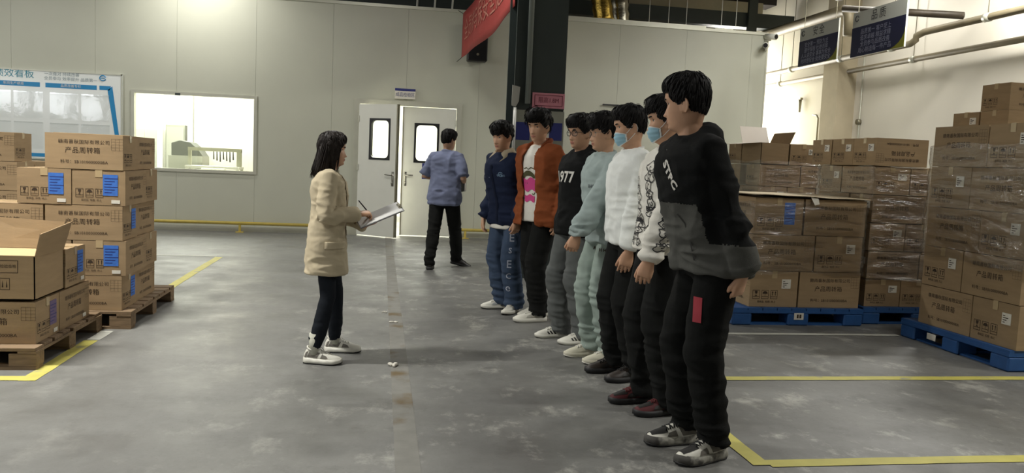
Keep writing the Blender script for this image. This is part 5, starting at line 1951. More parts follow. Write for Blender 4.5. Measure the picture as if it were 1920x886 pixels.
def hair(sp, H, HR, root, rnd):
    h = sp['hair']
    m = sp.get('hair_mat', M_HAIR)
    long = h.get('long')
    thick = h.get('top', .022)
    zf = h.get('fringe', .165)
    nt, zs = 72, np.concatenate([np.linspace(.01 if long else .035, .17, 30), .17 + .065 * np.sin(np.linspace(.1, 1, 12) * PI / 2) * .999])
    t = np.linspace(-PI, PI, nt, endpoint=False)
    deg = np.abs(np.degrees(t))
    if long:
        line = np.interp(deg, [0, 25, 45, 58, 75, 180], [zf, zf - .01, .145, .06, .01, .0])
    else:
        line = np.interp(deg, [0, 30, 48, 60, 72, 84, 100, 115, 180], [zf, zf, zf + .004, .150, .118, .105, .118, .075, .055])
    g = []
    for z in zs:
        p = head_pts(t, np.full(nt, z), .0)
        ctr = np.array([-.008, 0, .11])
        d = p - ctr
        d /= np.linalg.norm(d, axis=1)[:, None]
        up = np.clip((z - .10) / .12, 0, 1)
        k = np.clip((z - line) / .035, 0, 1) ** .6
        side = h.get('side', .010)
        th = (side + (thick - side) * up ** 1.2) * k + .0015
        nz = vnoise(p * 55 + sp['seed'] * 3.1)
        th = th * (1 + .22 * nz)
        off = d * th[:, None]
        off[:, 0] += h.get('front', .0) * k * np.clip(np.cos(t), 0, 1) * up
        q = p + off
        g.append(H(q))
    mb = MB()
    N = len(zs)
    vs = [tuple(p) for r in g for p in r]
    fs = []
    for i in range(N - 1):
        for j in range(nt):
            k = (j + 1) % nt
            if zs[i + 1] >= min(line[j], line[k]):
                fs.append((i * nt + j, i * nt + k, (i + 1) * nt + k, (i + 1) * nt + j))
    fs.append(tuple((N - 1) * nt + j for j in range(nt)))
    mb.add(vs, fs)
    cap = BVHTree.FromPolygons(vs, fs)
    def lock(p, d, L, w, steps=5, lift=.004, down=0.0, thin=.35, free=False):
        pts, rr = [], []
        p, d = Vector(p), Vector(d)
        nrm = None
        for k in range(steps + 1):
            u = k / steps
            loc, n, _, _ = cap.find_nearest(p)
            if nrm is None or not free:
                nrm = n
            q = loc + n * (lift * (1 + .8 * u)) if not (free and u > .4) else p
            pts.append(q)
            rr.append(w * (.12 + .88 * math.sin(PI * min(1, .12 + u * .86)) ** .7))
            p = q + d.normalized() * (L / steps)
            d = d + Vector((0, 0, -down))
            d = d - n * d.dot(n) * (0 if free else .9)
        mb.tube(pts, rr, 5, 0, thin, nrm)
    crown = Vector(H((-.055, .01, .222)))
    fw = Vector(HR @ np.array([1, 0, 0]))
    lf = Vector(HR @ np.array([0, 1, 0]))
    upv = Vector(HR @ np.array([0, 0, 1]))
    for i in range(int(h.get('n', 260) * 2.2)):
        tt = rnd.uniform(-PI, PI)
        zz = rnd.uniform(.05, .232)
        ln = np.interp(abs(math.degrees(tt)), [0, 30, 60, 80, 110, 180], [zf, zf, .15, .12, .08, .06])
        if long:
            ln = np.interp(abs(math.degrees(tt)), [0, 30, 50, 180], [zf, zf, .13, .05])
        if zz < ln + .01:
            continue
        p = Vector(H(head_pts([tt], [zz], 0)[0]))
        loc, n, _, _ = cap.find_nearest(p)
        d = (loc - crown)
        d = d + fw * h.get('fwd', .03) * (1 if math.cos(tt) > -.3 else 0) - upv * .02 + lf * rnd.uniform(-.03, .03) + lf * h.get('sweep', 0)
        d = d - n * d.dot(n)
        if d.length < 1e-4:
            d = fw.copy()
        lock(loc, d, rnd.uniform(.030, .055), rnd.uniform(.0024, .0052), 4, rnd.uniform(.000, h.get('spike', .005)), .15)
    for i in range(int(h.get('fringe_n', 30) * 1.8)):                      # fringe over the forehead
        tt = R(rnd.uniform(-58, 58))
        p = Vector(H(head_pts([tt], [zf + .02 + rnd.uniform(0, .02)], 0)[0]))
        d = -upv + fw * .25 + lf * (rnd.uniform(-.25, .25) + h.get('sweep', 0) * 8)
        lock(p, d, rnd.uniform(.02, .045) + h.get('fringe_len', 0), rnd.uniform(.003, .006), 4, .004, .1)
    if long:
        # curtain of hair down the nape and beside the face
        rings = []
        for z, cx, hx, hy in ((.13, -.045, .070, .085), (.09, -.052, .066, .088), (.04, -.060, .058, .086), (-.01, -.068, .050, .083), (-.05, -.076, .043, .080), (-.085, -.082, .030, .072)):
            rr_ = []
            for k in range(30):
                a = 2 * PI * k / 30
                c, q = math.cos(a), math.sin(a)
                wob = 1 + .05 * math.sin(9 * a + z * 20)
                rr_.append(tuple(H((cx + hx * c * wob * (1.0 if c < 0 else .85), hy * q * wob, z))))
            rings.append(rr_)
        mb.loft(rings)
        for i in range(150):
            a = rnd.uniform(R(35), R(325))
            x, y = .074 * math.cos(a), .090 * math.sin(a)
            pts = []
            w0 = rnd.uniform(.006, .011)
            zb = rnd.uniform(-.12, -.075)
            for k in range(7):
                u = k / 6
                z = .205 + (zb - .205) * u
                q = .74 + .26 * min(1, u * 2.6) ** .6
                pts.append(tuple(H((-.034 + x * q * (1 + .02 * math.sin(3 * u + i)) - .046 * u * u + .004 * math.sin(5 * u + i * .7), y * q * (1 - .10 * u * u), z))))
            mb.tube(pts, [w0 * q for q in (.6, 1, 1, 1, .9, .7, .15)], 5, 0, .5)
        for sg in (1, -1):                                      # strands in front of the ear
            for i in range(16):
                pts = []
                a = R(rnd.uniform(52, 84)) * sg
                zb = rnd.uniform(-.10, -.03)
                for k in range(6):
                    u = k / 5
                    z = .175 + (zb - .175) * u
                    p = head_pts([a], [max(z, .03)], 0)[0]
                    pts.append(tuple(H((p[0] * 1.05 - .01 * u * u, p[1] * 1.10 + .004 * sg, z))))
                mb.tube(pts, [.004, .007, .008, .007, .006, .002], 5, 0, .5)
    mb.build('hair', m, root, True)

# ---- accessories on the face
def mask(P):
    H = P['H']
    nu, nv = 26, 16
    th = np.linspace(R(-66), R(66), nu)
    vs = []
    for j in range(nv):
        v = j / (nv - 1)
        for a in th:
            e = abs(a) / R(66)
            z0, z1 = -.006 + .030 * e ** 2, .090 - .022 * e ** 2
            z = z0 + (z1 - z0) * v
            p = head_pts([a], [max(z, .004)], 0)[0]
            puff = .013 * math.cos(a * 1.3) ** 2 * math.exp(-((z - .055) / .036) ** 2) + .006
            pl = .0018 * math.sin(z * 260)
            r = math.hypot(p[0], p[1])
            k = (r + puff + pl) / r
            vs.append(tuple(H((p[0] * k, p[1] * k, z))))
    fs, mi = [], []
    m = MB()
    f1, f2 = [], []
    for j in range(nv - 1):
        for i in range(nu - 1):
            q = (j * nu + i, j * nu + i + 1, (j + 1) * nu + i + 1, (j + 1) * nu + i)
            (f2 if i in (0, nu - 2) or j in (0, nv - 2) else f1).append(q)
    m.add(vs, f1, 0)
    o = len(m.v)
    m.add(vs, f2, 1)
    mk = m.build('face_mask', [M_MASK, M_MASKEDGE], P['root'], True)
    mk.modifiers.new('thickness', 'SOLIDIFY').thickness = .002
    for sg in (1, -1):
        l = MB()
        c = np.array([-.012, .081 * sg, .1])
        for zz, ze in ((.070, .128), (.022, .068)):
            p = head_pts([R(64) * sg], [zz], 0)[0]
            pts = [p * 1.05]
            for u in np.linspace(.2, 1, 6):
                q = p * (1 - u) + np.array([-.014, .079 * sg, ze]) * u
                q[1] += .006 * sg * math.sin(PI * u)
                pts.append(q)
            if zz > .05:
                pts += [np.array([-.028, .078 * sg, .118]), np.array([-.033, .078 * sg, .095]), np.array([-.026, .078 * sg, .075])]
            l.tube([tuple(H(q)) for q in pts], .0018, 5)
        l.build('ear_loop', M_MASKEDGE, mk, True)

def glasses(P, m, r=.021, w=.0022):
    H = P['H']
    gl = MB()
    g = None
    lens = []
    for sg in (1, -1):
        x = .092
        pts = []
        for a in np.linspace(0, 2 * PI, 21):
            c, s_ = math.cos(a), math.sin(a)
            yy = .034 * sg + r * 1.18 * math.copysign(abs(c) ** .75, c)
            pts.append(tuple(H((x - abs(yy) * .18, yy, .112 + r * .86 * math.copysign(abs(s_) ** .75, s_)))))
        gl.tube(pts, w, 6)
        lens.append(pts[:-1])
        gl.tube([tuple(H(q)) for q in ((x - .0105, .058 * sg, .118), (x - .02, .072 * sg, .119), (.03, .079 * sg, .116), (-.012, .082 * sg, .112), (-.03, .080 * sg, .096))], w * .9, 6)
    gl.tube([tuple(H(q)) for q in ((.0895, -.010, .114), (.094, 0, .117), (.0895, .010, .114))], w, 6)
    g = gl.build('glasses', m, P['root'], True)
    for pts in lens:
        c = Vector((0, 0, 0))
        for p in pts:
            c += Vector(p) / len(pts)
        n = len(pts)
        MB().add(pts + [tuple(c)], [(i, (i + 1) % n, n) for i in range(n)]).build('lens', M_LENS, g)
# ------------------------------------------------------------------ the cast
C_BLACK = cloth('black_jersey', rgb(24, 25, 25))
C_BLACK2 = cloth('black_trouser_cloth', rgb(28, 29, 28))
C_WHITE = cloth('white_jersey', rgb(240, 243, 239), var=.03)
C_TEE = cloth('white_tee', rgb(233, 230, 220), var=.03)
S_WHITE = mat('white_leather', rgb(218, 216, 205), .5, var=.04)
S_CREAM = mat('cream_mesh', rgb(208, 204, 184), .7, var=.06)
S_BLACK = mat('black_leather', rgb(30, 28, 26), .45, var=.1)
S_RUBBER = mat('black_rubber', rgb(26, 26, 27), .6)
S_GREY = mat('grey_suede', rgb(110, 106, 98), .8, var=.08)
LACE_W = mat('white_lace', rgb(214, 212, 204), .8)
LACE_B = mat('black_lace', rgb(28, 28, 28), .8)
REL = (.25, .35, .25)

def hang(side, x=.06, z=.885, y=.225, n=None, curl=(.35, .5, .35)):
    return ((x, y * side, z), (-1, .25 * side, 0), (.12, -.02 * side, -1), n or (-.15, -side, 0), curl, .06, (.35, .85, .25), .3)

GROUP = None
front = dict(d=(-1, 0, 0), r=(0, 1, 0), u=(0, 0, 1))
def chest(P, name, art, y, z, m, off=.003, ang=0, bv=None):
    vs, fs = art
    c, s = math.cos(R(ang)), math.sin(R(ang))
    vs = [(a * c - b * s, a * s + b * c) for a, b in vs]
    o = P['T']((.5, y, z))
    return decal(name, vs, fs, bv or P['bvh'], o, (-1, 0, 0), (0, 1, 0), (0, 0, 1), m, P['root'], off)
def leg_side(P, name, art, side, x, z, m, yaw=90, off=.003):
    """Artwork on the outside of a trouser leg; yaw 90 looks at the left leg from the left."""
    a = R(yaw)
    dv = Vector((math.cos(a), math.sin(a), 0))
    k = P['hips'][0 if side > 0 else 1].lerp(P['knees'][0 if side > 0 else 1], min(max((.92 - z) / .42, 0), 1))
    r = Vector((math.sin(a), -math.cos(a), 0)) * -1
    o = Vector((k.x, k.y, z)) + dv * .5 + r * x
    return decal(name, art[0], art[1], P['bvt'], o, -dv, r, (0, 0, 1), m, P['root'], off)

# --- the woman with the clipboard
BL = cloth('beige_blazer_cloth', rgb(194, 181, 154), var=.05)
W = person('woman', 'woman in a beige blazer and dark leggings writing on a clipboard', (-.335, 5.27), 4, 1.505, dict(
    seed=11, width=.90, lean=1, head_yaw=-4, head_pitch=3, voxel=1.05,
    feet=[(-.275, 5.43, -2), (-.385, 5.13, -11)],
    hands=[((.285, .05, 1.035), (-.3, .5, -1), (.84, -.42, .34), (-.34, .1, 1), (.25, .3, .2), .05, (.5, .7, .4), .3),
           ((.225, -.105, 1.135), (-.6, -.5, -1), (.93, .25, .12), (.1, .35, -1), (.75, .85, .5), .03, (.5, .8, .5), .5)],
    hair_mat=M_BROWNHAIR, hair=dict(long=True, top=.020, side=.016, fringe=.178, n=240, fringe_n=34, fringe_len=.012, fwd=.0, spike=.002),
    trousers=dict(mat=cloth('dark_leggings_knit', rgb(30, 34, 40)), w=(.082, .062, .060, .046), hip=.9, amp=.35, end=.20),
    socks=(cloth('pale_sock_knit', rgb(196, 196, 182)), .23),
    shoes=dict(upper=S_WHITE, sole=S_WHITE, lace=LACE_W, chunk=.042, wave=.004, flare=.10, outsole=S_RUBBER, panels=S_GREY, tongue=S_CREAM),
    top=dict(name='blazer', mats=[BL], hem=.67, ease=.22, flare=1.10, amp=.8, rad=(.072, .072, .068, .058, .052), neck_top=1.46,
             open=[(.6, .035, .0), (1.0, .030, 0), (1.15, .035, 0), (1.35, .060, 0), (1.5, .075, 0)],
             under=dict(mat=cloth('grey_knit_top', rgb(140, 134, 118)), hem=.80, ease=.02, name='knit_top'))))
# lapels and a pocket flap on the blazer
for sg in (1, -1):
    lp = [(.062 * sg, 1.44), (.115 * sg, 1.40), (.100 * sg, 1.345), (.122 * sg, 1.33), (.038 * sg, 1.13)]
    vs, fs = [], []
    n = 6
    for i in range(n + 1):
        u = i / n
        z = 1.43 - .30 * u
        yi = np.interp(z, [1.13, 1.35, 1.5], [.034, .060, .075])
        yo = np.interp(z, [1.13, 1.32, 1.335, 1.35, 1.40, 1.43], [.038, .125, .12, .098, .112, .085])
        vs += [(yi * sg, z - 1.3), (.5 * (yi + yo) * sg, z - 1.3), (yo * sg, z - 1.3)]
    fs = [(3 * i + j, 3 * i + j + 1, 3 * i + j + 4, 3 * i + j + 3) for i in range(n) for j in (0, 1)]
    chest(W, 'lapel', (vs, fs), 0, 1.3, BL, .008)
g = grid2d(-.075, -.028, .075, .028)
o = decal('pocket_flap', *g, W['bvh'], (.06, -.7, .90), (0, 1, 0), (1, 0, 0), (0, 0, 1), BL, W['root'], .007)
o.modifiers.new('thickness', 'SOLIDIFY').thickness = .004

# clipboard and pen
def to_world(P, p):
    return P['root'].matrix_basis @ Vector(p)
cbd = empty('clipboard', to_world(W, (.395, -.045, 1.128)))
tag(cbd, 'clipboard with pale sheets held by the woman in the beige blazer', 'clipboard')
cbd.rotation_euler = (R(13), R(-24), R(6))
MB().box(-.15, -.105, -.002, .15, .105, .002).build('board', mat('grey_board', rgb(120, 120, 122), .5), cbd)
for k in range(3):
    MB().add([(-.145 + .002 * k, -.10, .0025 + .0012 * k), (.142 - .003 * k, -.10 + .002 * k, .0025 + .0012 * k), (.142, .10, .0025 + .0012 * k), (-.145, .10 - .002 * k, .0025 + .0012 * k), (-.145, -.10, .0033 + .0012 * k), (.142 - .003 * k, -.10, .0033 + .0012 * k), (.142, .10, .0033 + .0012 * k), (-.145, .10, .0033 + .0012 * k)],
             [(4, 5, 6, 7), (0, 1, 5, 4), (1, 2, 6, 5), (2, 3, 7, 6), (3, 0, 4, 7)]).build('paper_sheet', mat('pale_grey_paper', rgb(206, 206, 204), .7) if k == 0 else bpy.data.materials['pale_grey_paper'], cbd)  # sheets in one even pale grey
MB().box(.128, -.045, .004, .150, .045, .012, bev=.003).tube([(.139, -.03, .014), (.139, .03, .014)], .006, 8).build('clip', M_GALV, cbd)
tip = to_world(W, (.335, -.055, 1.115))
pen = MB().tube([tip, tip.lerp(to_world(W, (.232, -.03, 1.235)), .08), to_world(W, (.232, -.03, 1.235))], [.001, .0042, .0042], 8)
tag(pen.build('pen', M_BLACK, None, True), 'dark pen in the writing hand of the woman', 'pen')

# --- the man walking to the door
SH = cloth('grey_blue_shirt_cloth', rgb(122, 129, 156))
K = person('man', 'man in a short-sleeved grey-blue shirt walking towards the double door', (.78, 9.86), 62, 1.745, dict(
    seed=12, width=1.03, lean=3, head_yaw=-24, head_pitch=8, voxel=1.6,
    feet=[(.61, 9.66, 82), (.97, 10.02, 8)], foot_pitch=(0, 14), foot_lift=(0, .015),
    hands=[((.24, .14, 1.13), (-.5, .6, -.4), (.9, -.4, .1), (0, -1, 0), REL, .05), ((.20, -.17, 1.10), (-.8, -.5, -.6), (.7, .5, .15), (.2, 1, 0), (.5, .6, .4), .04)],
    hair=dict(top=.020, side=.009, fringe=.170, n=170, spike=.004, fringe_n=12),
    trousers=dict(mat=C_BLACK2, w=(.100, .084, .074, .068), amp=1.1, end=.05),
    shoes=dict(upper=S_BLACK, sole=S_RUBBER, lace=LACE_B, chunk=.026),
    top=dict(name='shirt', mats=[SH], hem=.80, ease=.16, flare=1.03, sleeves='short', rad=(.084, .082, .06, .05, .04), belly=.015, amp=1.0, collar_ring=.013)))
fo = empty('folder', to_world(K, (.27, -.10, 1.09)))
tag(fo, 'dark folder held under the arm of the walking man', 'folder')
fo.rotation_euler = (R(8), R(10), R(62 + 60))
MB().box(-.10, -.012, -.13, .10, -.009, .14).box(-.10, .009, -.13, .10, .012, .14).box(.097, -.012, -.13, .10, .012, .14).build('cover', M_BLACK, fo)
MB().box(-.098, -.008, -.125, .096, .008, .135).build('paper_block', M_PAPER, fo)

# --- the row, from the far end to the near end
ROW = 'people lined up facing the woman'
NAVY = cloth('navy_work_cloth', rgb(30, 38, 60))
P1 = person('s1', 'man in a navy work jacket with beige collar and lettered blue jeans', (1.135, 7.03), 214, 1.72, dict(
    seed=21, group=ROW, width=.98, lean=3, shift=(.085, .02), head_yaw=6, head_pitch=12, voxel=1.5,
    feet=[(1.20, 6.96, 236), (1.125, 7.13, 187)],
    hands=[hang(1, .10, .875), hang(-1, .13, .865, .205, (-.5, .9, 0))],
    hair=dict(top=.028, side=.012, fringe=.150, fringe_n=46, fringe_len=.012, n=230, fwd=.05, front=.012),
    trousers=dict(mat=mat('blue_denim', rgb(66, 80, 102), .9, var=.16, vscale=7, bump=.3, bscale=220, spec=.15), w=(.104, .094, .088, .086), amp=1.3, stack=.8, end=.045),
    shoes=dict(upper=S_WHITE, sole=S_WHITE, lace=LACE_W, chunk=.034, outsole=S_RUBBER, panels=mat('pale_grey_mesh', rgb(176, 180, 180), .7)),
    top=dict(name='jacket', mats=[NAVY], hem=.815, ease=.24, amp=1.0, rad=(.080, .076, .070, .062, .050), flare=1.0, under=dict(mat=C_TEE, hem=.775, ease=.16, name='tee_shirt'))))
BEI = cloth('beige_collar_cloth', rgb(176, 164, 140))
cm = MB()
for sg in (1, -1):
    a = [(.072, .004 * sg, 1.435), (.058, .062 * sg, 1.487), (-.005, .082 * sg, 1.502), (-.062, .05 * sg, 1.508), (-.075, 0, 1.51)]
    b = [(.118, .050 * sg, 1.375), (.082, .112 * sg, 1.425), (-.005, .118 * sg, 1.455), (-.085, .075 * sg, 1.455), (-.105, 0, 1.452)]
    cm.add([P1['T'](p) for p in a] + [P1['T'](p) for p in b], [(i, i + 1, 6 + i, 5 + i) for i in range(4)])
o = cm.build('collar', BEI, P1['root'], True)
o.modifiers.new('thickness', 'SOLIDIFY').thickness = .006
chest(P1, 'placket', grid2d(-.012, -.27, .012, .27, 2, 14), 0, 1.10, cloth('navy_placket', rgb(24, 30, 48)), .005)
em = merge2d([stroke2d([(.022 * math.cos(a), .02 * math.sin(a) + .012) for a in np.linspace(.4, 5.6, 12)], .006), stroke2d([(-.02, .0), (.0, .02), (.02, .0)], .006), text_2d('番秋国际', .022)])
chest(P1, 'chest_emblem', em, .095, 1.285, mat('pale_blue_print', rgb(118, 146, 172), .7))
chest(P1, 'pocket_edge', stroke2d([(-.055, 0), (.055, 0)], .006), -.095, 1.265, mat('faded_piping', rgb(104, 110, 128), .8))
for k, (ch, z) in enumerate((('E', .70), ('S', .585), ('E', .46), ('C', .35), ('e', .24))):
    leg_side(P1, 'jeans_letter', text_2d(ch, .10 if k % 2 == 0 else .07, .001), 1, -.01, z, mat('pale_denim_print', rgb(166, 172, 186), .8) if k == 0 else bpy.data.materials['pale_denim_print'], 48)

RUST = cloth('rust_jacket_cloth', rgb(142, 78, 46), var=.10)
P2 = person('s2', 'man in an open rust-orange jacket over a white printed tee', (1.345, 6.66), 212, 1.815, dict(
    seed=22, group=ROW, width=1.05, lean=2, shift=(.02, 0), head_yaw=13, head_pitch=9, voxel=1.45,
    feet=[(1.335, 6.55, 190), (1.40, 6.78, 200)],
    hands=[hang(1, .02, .87, .25), hang(-1, -.04, .87, .22)],
    hair=dict(top=.036, side=.012, fringe=.162, fringe_n=50, fringe_len=.016, n=300, fwd=.05, front=.020, spike=.012),
    trousers=dict(mat=C_BLACK2, w=(.106, .092, .080, .074), amp=1.0, end=.05),
    shoes=dict(upper=S_WHITE, sole=S_WHITE, lace=LACE_W, chunk=.034, panels=mat('silver_mesh', rgb(168, 166, 156), .5)),
    top=dict(name='jacket', mats=[RUST], hem=.80, ease=.30, amp=1.3, rad=(.084, .084, .082, .074, .058), neck_top=1.46, flare=1.04,
             open=[(.6, .085, .02), (.9, .085, .02), (1.2, .078, .01), (1.4, .072, 0), (1.5, .08, 0)],
             under=dict(mat=C_TEE, hem=.83, ease=.07, name='tee_shirt'))))
cm = MB()
for sg in (1, -1):
    pts = [P2['T'](p) for p in ((.100, .082 * sg, 1.33), (.085, .088 * sg, 1.40), (.045, .090 * sg, 1.455), (-.02, .085 * sg, 1.485), (-.075, .045 * sg, 1.50), (-.088, 0, 1.502))]
    cm.tube(pts, [.010, .016, .022, .024, .024, .024], 8)
cm.build('jacket_collar', cloth('rust_rib_knit', rgb(116, 58, 30)), P2['root'], True)
bv = P2['bvu']
chest(P2, 'tee_print', grid2d(-.075, -.055, .075, .045, 8, 5, lambda a, b: (a, b + .012 * math.sin(a * 60))), .0, 1.155, mat('pink_print', rgb(214, 72, 140), .8), .004, 0, bv)
chest(P2, 'tee_print', grid2d(-.06, -.03, .06, .022, 8, 4, lambda a, b: (a, b + .008 * math.sin(a * 70 + 1))), .0, 1.035, bpy.data.materials['pink_print'], .004, 0, bv)
chest(P2, 'tee_print', ([(.072 * math.cos(a), .062 * math.sin(a)) for a in np.linspace(0, PI, 12)] + [(.05 * math.cos(a), .02 * math.sin(a)) for a in np.linspace(PI, 0, 12)], [(i, i + 1, 22 - i, 23 - i) for i in range(11)]), .0, 1.205, mat('olive_print', rgb(74, 74, 44), .8), .005, 0, bv)
chest(P2, 'tee_print', merge2d([stroke2d([(-.05, .0), (-.02, .01), (.0, -.004), (.03, .012), (.06, .004)], .008), stroke2d([(-.045, -.115), (-.03, -.125), (-.01, -.11)], .008), stroke2d([(.03, -.2), (.05, -.21), (.06, -.19)], .008)]), .0, 1.28, bpy.data.materials['olive_print'], .004, 0, bv)

P3 = person('s3', 'man in glasses and a black sweater with white numerals and grey trousers', (1.475, 5.86), 199, 1.745, dict(
    seed=23, group=ROW, width=1.02, lean=1, shift=(-.015, 0), head_yaw=8, head_pitch=8, voxel=1.35,
    feet=[(1.53, 5.75, 193), (1.40, 5.965, 190)],
    hands=[hang(1, -.02, .87, .23), hang(-1, -.03, .87, .21)],
    hair=dict(top=.026, side=.010, fringe=.160, fringe_n=46, fringe_len=.012, n=260, fwd=.05, front=.012),
    trousers=dict(mat=cloth('grey_twill', rgb(98, 101, 100)), w=(.106, .096, .090, .088), amp=1.1, end=.035),
    shoes=dict(upper=S_WHITE, sole=S_WHITE, lace=LACE_W, chunk=.028, stripes=S_RUBBER),
    top=dict(name='sweater', mats=[C_BLACK], hem=.83, ease=.22, amp=1.0, rad=(.080, .076, .070, .062, .048), hood=True)))
chest(P3, 'chest_numerals', text_2d('1977', .115, .003, 1.05), -.01, 1.275, mat('white_print', rgb(222, 220, 212), .7), .004)
glasses(P3, M_BLACK, .022)

SAGE = cloth('grey_green_fleece', rgb(166, 180, 178))
P4 = person('s4', 'man in a pale grey-green sweatshirt and matching sweatpants', (1.535, 5.275), 192, 1.725, dict(
    seed=24, group=ROW, width=1.0, lean=0, shift=(.04, 0), head_yaw=-6, head_pitch=9, voxel=1.25,
    feet=[(1.57, 5.175, 194), (1.49, 5.365, 190)],
    hands=[((.32, .165, .90), (-1, .35, 0), (.25, -.12, -1), (-.45, -.8, 0), (.5, .7, .45), .05, (.35, .85, .3), .3), hang(-1, .02, .87, .20)],
    hair=dict(top=.027, side=.010, fringe=.150, fringe_n=50, fringe_len=.016, n=280, fwd=.06, front=.014, spike=.008),
    trousers=dict(mat=cloth('grey_green_sweatpants', rgb(152, 166, 158)), w=(.104, .094, .086, .074), amp=1.4, stack=.9, end=.05),
    shoes=dict(upper=S_CREAM, sole=S_CREAM, lace=LACE_W, chunk=.032, panels=S_CREAM, outsole=S_WHITE),
    top=dict(name='sweatshirt', mats=[SAGE], hem=.85, ease=.22, amp=1.3, rad=(.080, .078, .076, .070, .046), collar_ring=.010, flare=.98)))
chest(P4, 'chest_lettering', text_2d('RNC', .035, .001), .065, 1.235, mat('grey_print', rgb(98, 106, 108), .8) if 'grey_print.001' not in bpy.data.materials else M_GREYPRINT)
leg_side(P4, 'trouser_lettering', text_2d('A   H H', .030, .001), 1, -.07, .80, M_INK, 60)
glasses(P4, mat('thin_metal_frame', rgb(150, 146, 140), .3, .9), .022, .0012)

P5 = person('s5', 'man with a blue face mask in a plain white sweatshirt and black trousers', (1.575, 4.835), 184, 1.755, dict(
    seed=25, group=ROW, width=1.06, lean=2, shift=(.01, 0), head_yaw=-8, head_pitch=11, voxel=1.15,
    feet=[(1.60, 4.735, 196), (1.535, 4.935, 188)],
    hands=[((.10, .205, .84), (-1, .35, 0), (.22, -.05, -1), (-.35, -.9, 0), (.3, .45, .35), .06, (.35, .85, .3), .3), hang(-1, -.02, .86, .19)],
    hair=dict(top=.022, side=.008, fringe=.168, fringe_n=36, n=280, fwd=.04, front=.006, spike=.006),
    trousers=dict(mat=C_BLACK2, w=(.108, .094, .084, .078), amp=1.1, end=.055),
    shoes=dict(upper=mat('dark_brown_leather', rgb(42, 34, 28), .5), sole=S_RUBBER, lace=LACE_B, chunk=.034, panels=S_BLACK),
    top=dict(name='sweatshirt', mats=[C_WHITE], hem=.875, ease=.24, amp=.8, rad=(.082, .080, .074, .066, .046), collar_ring=.010, belly=.02)))
mask(P5)

P6 = person('s6', 'man with a blue face mask in a white sweatshirt printed with black outline drawings', (1.54, 4.175), 184, 1.765, dict(
    seed=26, group=ROW, width=1.02, lean=2, shift=(-.02, 0), head_yaw=-16, head_pitch=9, voxel=1.05,
    feet=[(1.575, 4.065, 192), (1.505, 4.28, 188)],
    hands=[((.17, .20, .85), (-1, .35, 0), (.26, -.05, -1), (-.5, -.85, 0), (.4, .5, .4), .04, (.35, .85, .35), .4), hang(-1, -.02, .86, .19)],
    hair=dict(top=.024, side=.009, fringe=.162, fringe_n=40, n=280, fwd=.05, front=.010, spike=.008),
    trousers=dict(mat=C_BLACK2, w=(.106, .092, .082, .076), amp=1.1, end=.05),
    shoes=dict(upper=mat('burgundy_mesh', rgb(78, 22, 26), .7, var=.1), sole=S_RUBBER, lace=mat('burgundy_lace', rgb(96, 34, 36), .8), chunk=.034, toecap=S_BLACK, panels=S_BLACK),
    top=dict(name='sweatshirt', mats=[C_TEE], hem=.895, ease=.22, amp=.8, rad=(.080, .076, .072, .064, .046), collar_ring=.010)))
mask(P6)
rd = random.Random(5)
def doodle(w, h):
    """Free outline drawing: wandering closed loops with inner curls."""
    it = []
    for k in range(5):
        cx, cy, rx, ry = rd.uniform(-.2, .2) * w, (k - 2) * h * .2, rd.uniform(.18, .42) * w, rd.uniform(.09, .15) * h
        ph = rd.uniform(0, 6)
        it.append(stroke2d([(cx + rx * math.cos(a) * (1 + .25 * math.sin(3 * a + ph)), cy + ry * math.sin(a) * (1 + .25 * math.cos(4 * a + ph))) for a in np.linspace(0, 2 * PI, 22)], .0055))
        it.append(stroke2d([(cx + rx * .5 * u * math.cos(6 * u + ph), cy + ry * .6 * u * math.sin(6 * u + ph)) for u in np.linspace(.2, 1, 9)], .005))
    return merge2d(it)
INKB = mat('black_outline_print', rgb(40, 40, 42), .8)
for y, z, w, h in ((-.075, 1.20, .11, .22), (.075, 1.27, .12, .24), (-.02, 1.01, .10, .16), (.10, 1.02, .13, .22), (-.11, 1.0, .08, .15)):
    chest(P6, 'outline_print', doodle(w, h), y, z, INKB, .004)
for x, z, w, h in ((-.02, 1.22, .10, .22), (.04, 1.0, .11, .2)):
    vs, fs = doodle(w, h)
    e = P6['sh'][0].lerp(P6['el'][0], .5) if z > 1.1 else P6['el'][0].lerp(P6['wr'][0], .4)
    decal('outline_print', vs, fs, P6['bvh'], (e.x, e.y + .4, e.z), (0, -1, 0), (-1, 0, 0), (0, 0, 1), INKB, P6['root'], .004)
for y, z in ((-.06, 1.07), (.1, 1.14)):
    chest(P6, 'outline_print', text_2d('BOOM', .034, .002), y, z, INKB, .004)

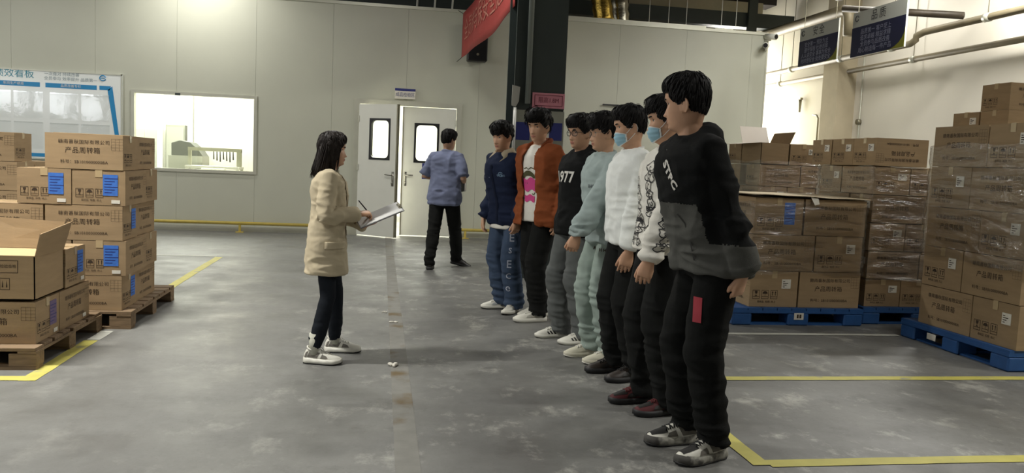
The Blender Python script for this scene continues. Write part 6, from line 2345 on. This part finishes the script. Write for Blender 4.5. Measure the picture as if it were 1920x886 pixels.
GREY = cloth('charcoal_fleece', rgb(84, 84, 80))
def two_tone(c, J):
    arm = np.full(len(c), 9.)
    for a, b in zip(J['el'], J['wr']):
        a, b = np.array(a), np.array(b)
        u = np.clip(((c - a) @ (b - a)) / ((b - a) @ (b - a)), -.2, 1.1)
        arm = np.minimum(arm, np.linalg.norm(c - a - u[:, None] * (b - a), axis=1))
    for a, b in zip(J['sh'], J['el']):
        a, b = np.array(a), np.array(b)
        u = np.clip(((c - a) @ (b - a)) / ((b - a) @ (b - a)), 0, 1)
        arm = np.minimum(arm, np.linalg.norm(c - a - u[:, None] * (b - a), axis=1))
    line = np.where((arm < .085) | (np.abs(c[:, 1]) > .185), 1.0, 1.165)
    return (c[:, 2] < line).astype(int)
P7 = person('s7', 'man nearest to view in a black and charcoal hooded sweatshirt and black trousers', (1.525, 3.505), 185, 1.805, dict(
    seed=27, group=ROW, width=1.04, lean=3, shift=(.11, 0), head_yaw=-38, head_pitch=8, voxel=1.0,
    feet=[(1.545, 3.395, 200), (1.50, 3.615, 187)],
    hands=[((-.055, .215, .85), (-1, .10, 0), (.12, -.25, -1), (.5, -.9, 0), (.5, .7, .4), .05, (.35, .85, .3), .4), hang(-1, -.04, .86, .19)],
    hair=dict(top=.020, side=.005, fringe=.172, fringe_n=36, n=420, fwd=.04, front=.008, spike=.003),
    trousers=dict(mat=cloth('black_cargo_cloth', rgb(22, 23, 22)), w=(.102, .088, .080, .070), amp=1.2, stack=.5, end=.085),
    socks=(cloth('dark_sock_knit', rgb(26, 24, 28)), .15),
    shoes=dict(upper=S_WHITE, sole=mat('mottled_sole', rgb(140, 138, 128), .7, var=.3, vscale=40, dark=rgb(70, 68, 64), dscale=9, dlo=.5, dhi=.56), lace=LACE_B, chunk=.040, wave=.006, flare=.08, panels=S_GREY, toecap=mat('black_toe_mesh', rgb(34, 33, 32), .8), outsole=S_RUBBER, tongue=S_RUBBER, collar=S_RUBBER),
    top=dict(name='hooded_sweatshirt', mats=[C_BLACK, GREY], hem=.86, ease=.26, amp=1.0, rad=(.086, .084, .082, .076, .050), hood=True, paint=two_tone, belly=.012)))
chest(P7, 'chest_lettering', text_2d('STPC', .056, .003, 1.15), .075, 1.315, mat('white_letter_print', rgb(215, 212, 204), .7), .004, -55)
chest(P7, 'zip', stroke2d([(0, .13), (0, -.13)], .010), .0, 1.30, mat('dark_zip', rgb(60, 60, 58), .4, .5), .004)
chest(P7, 'pocket_seam', stroke2d([(.0, .10), (.03, .06), (.045, -.02), (.05, -.10)], .006), .075, 1.03, mat('dark_seam', rgb(48, 48, 46), .9), .003)
leg_side(P7, 'red_tag', grid2d(-.018, -.055, .018, .055, 2, 6), 1, -.065, .70, mat('red_webbing', rgb(150, 34, 48), .7), 66, .004)
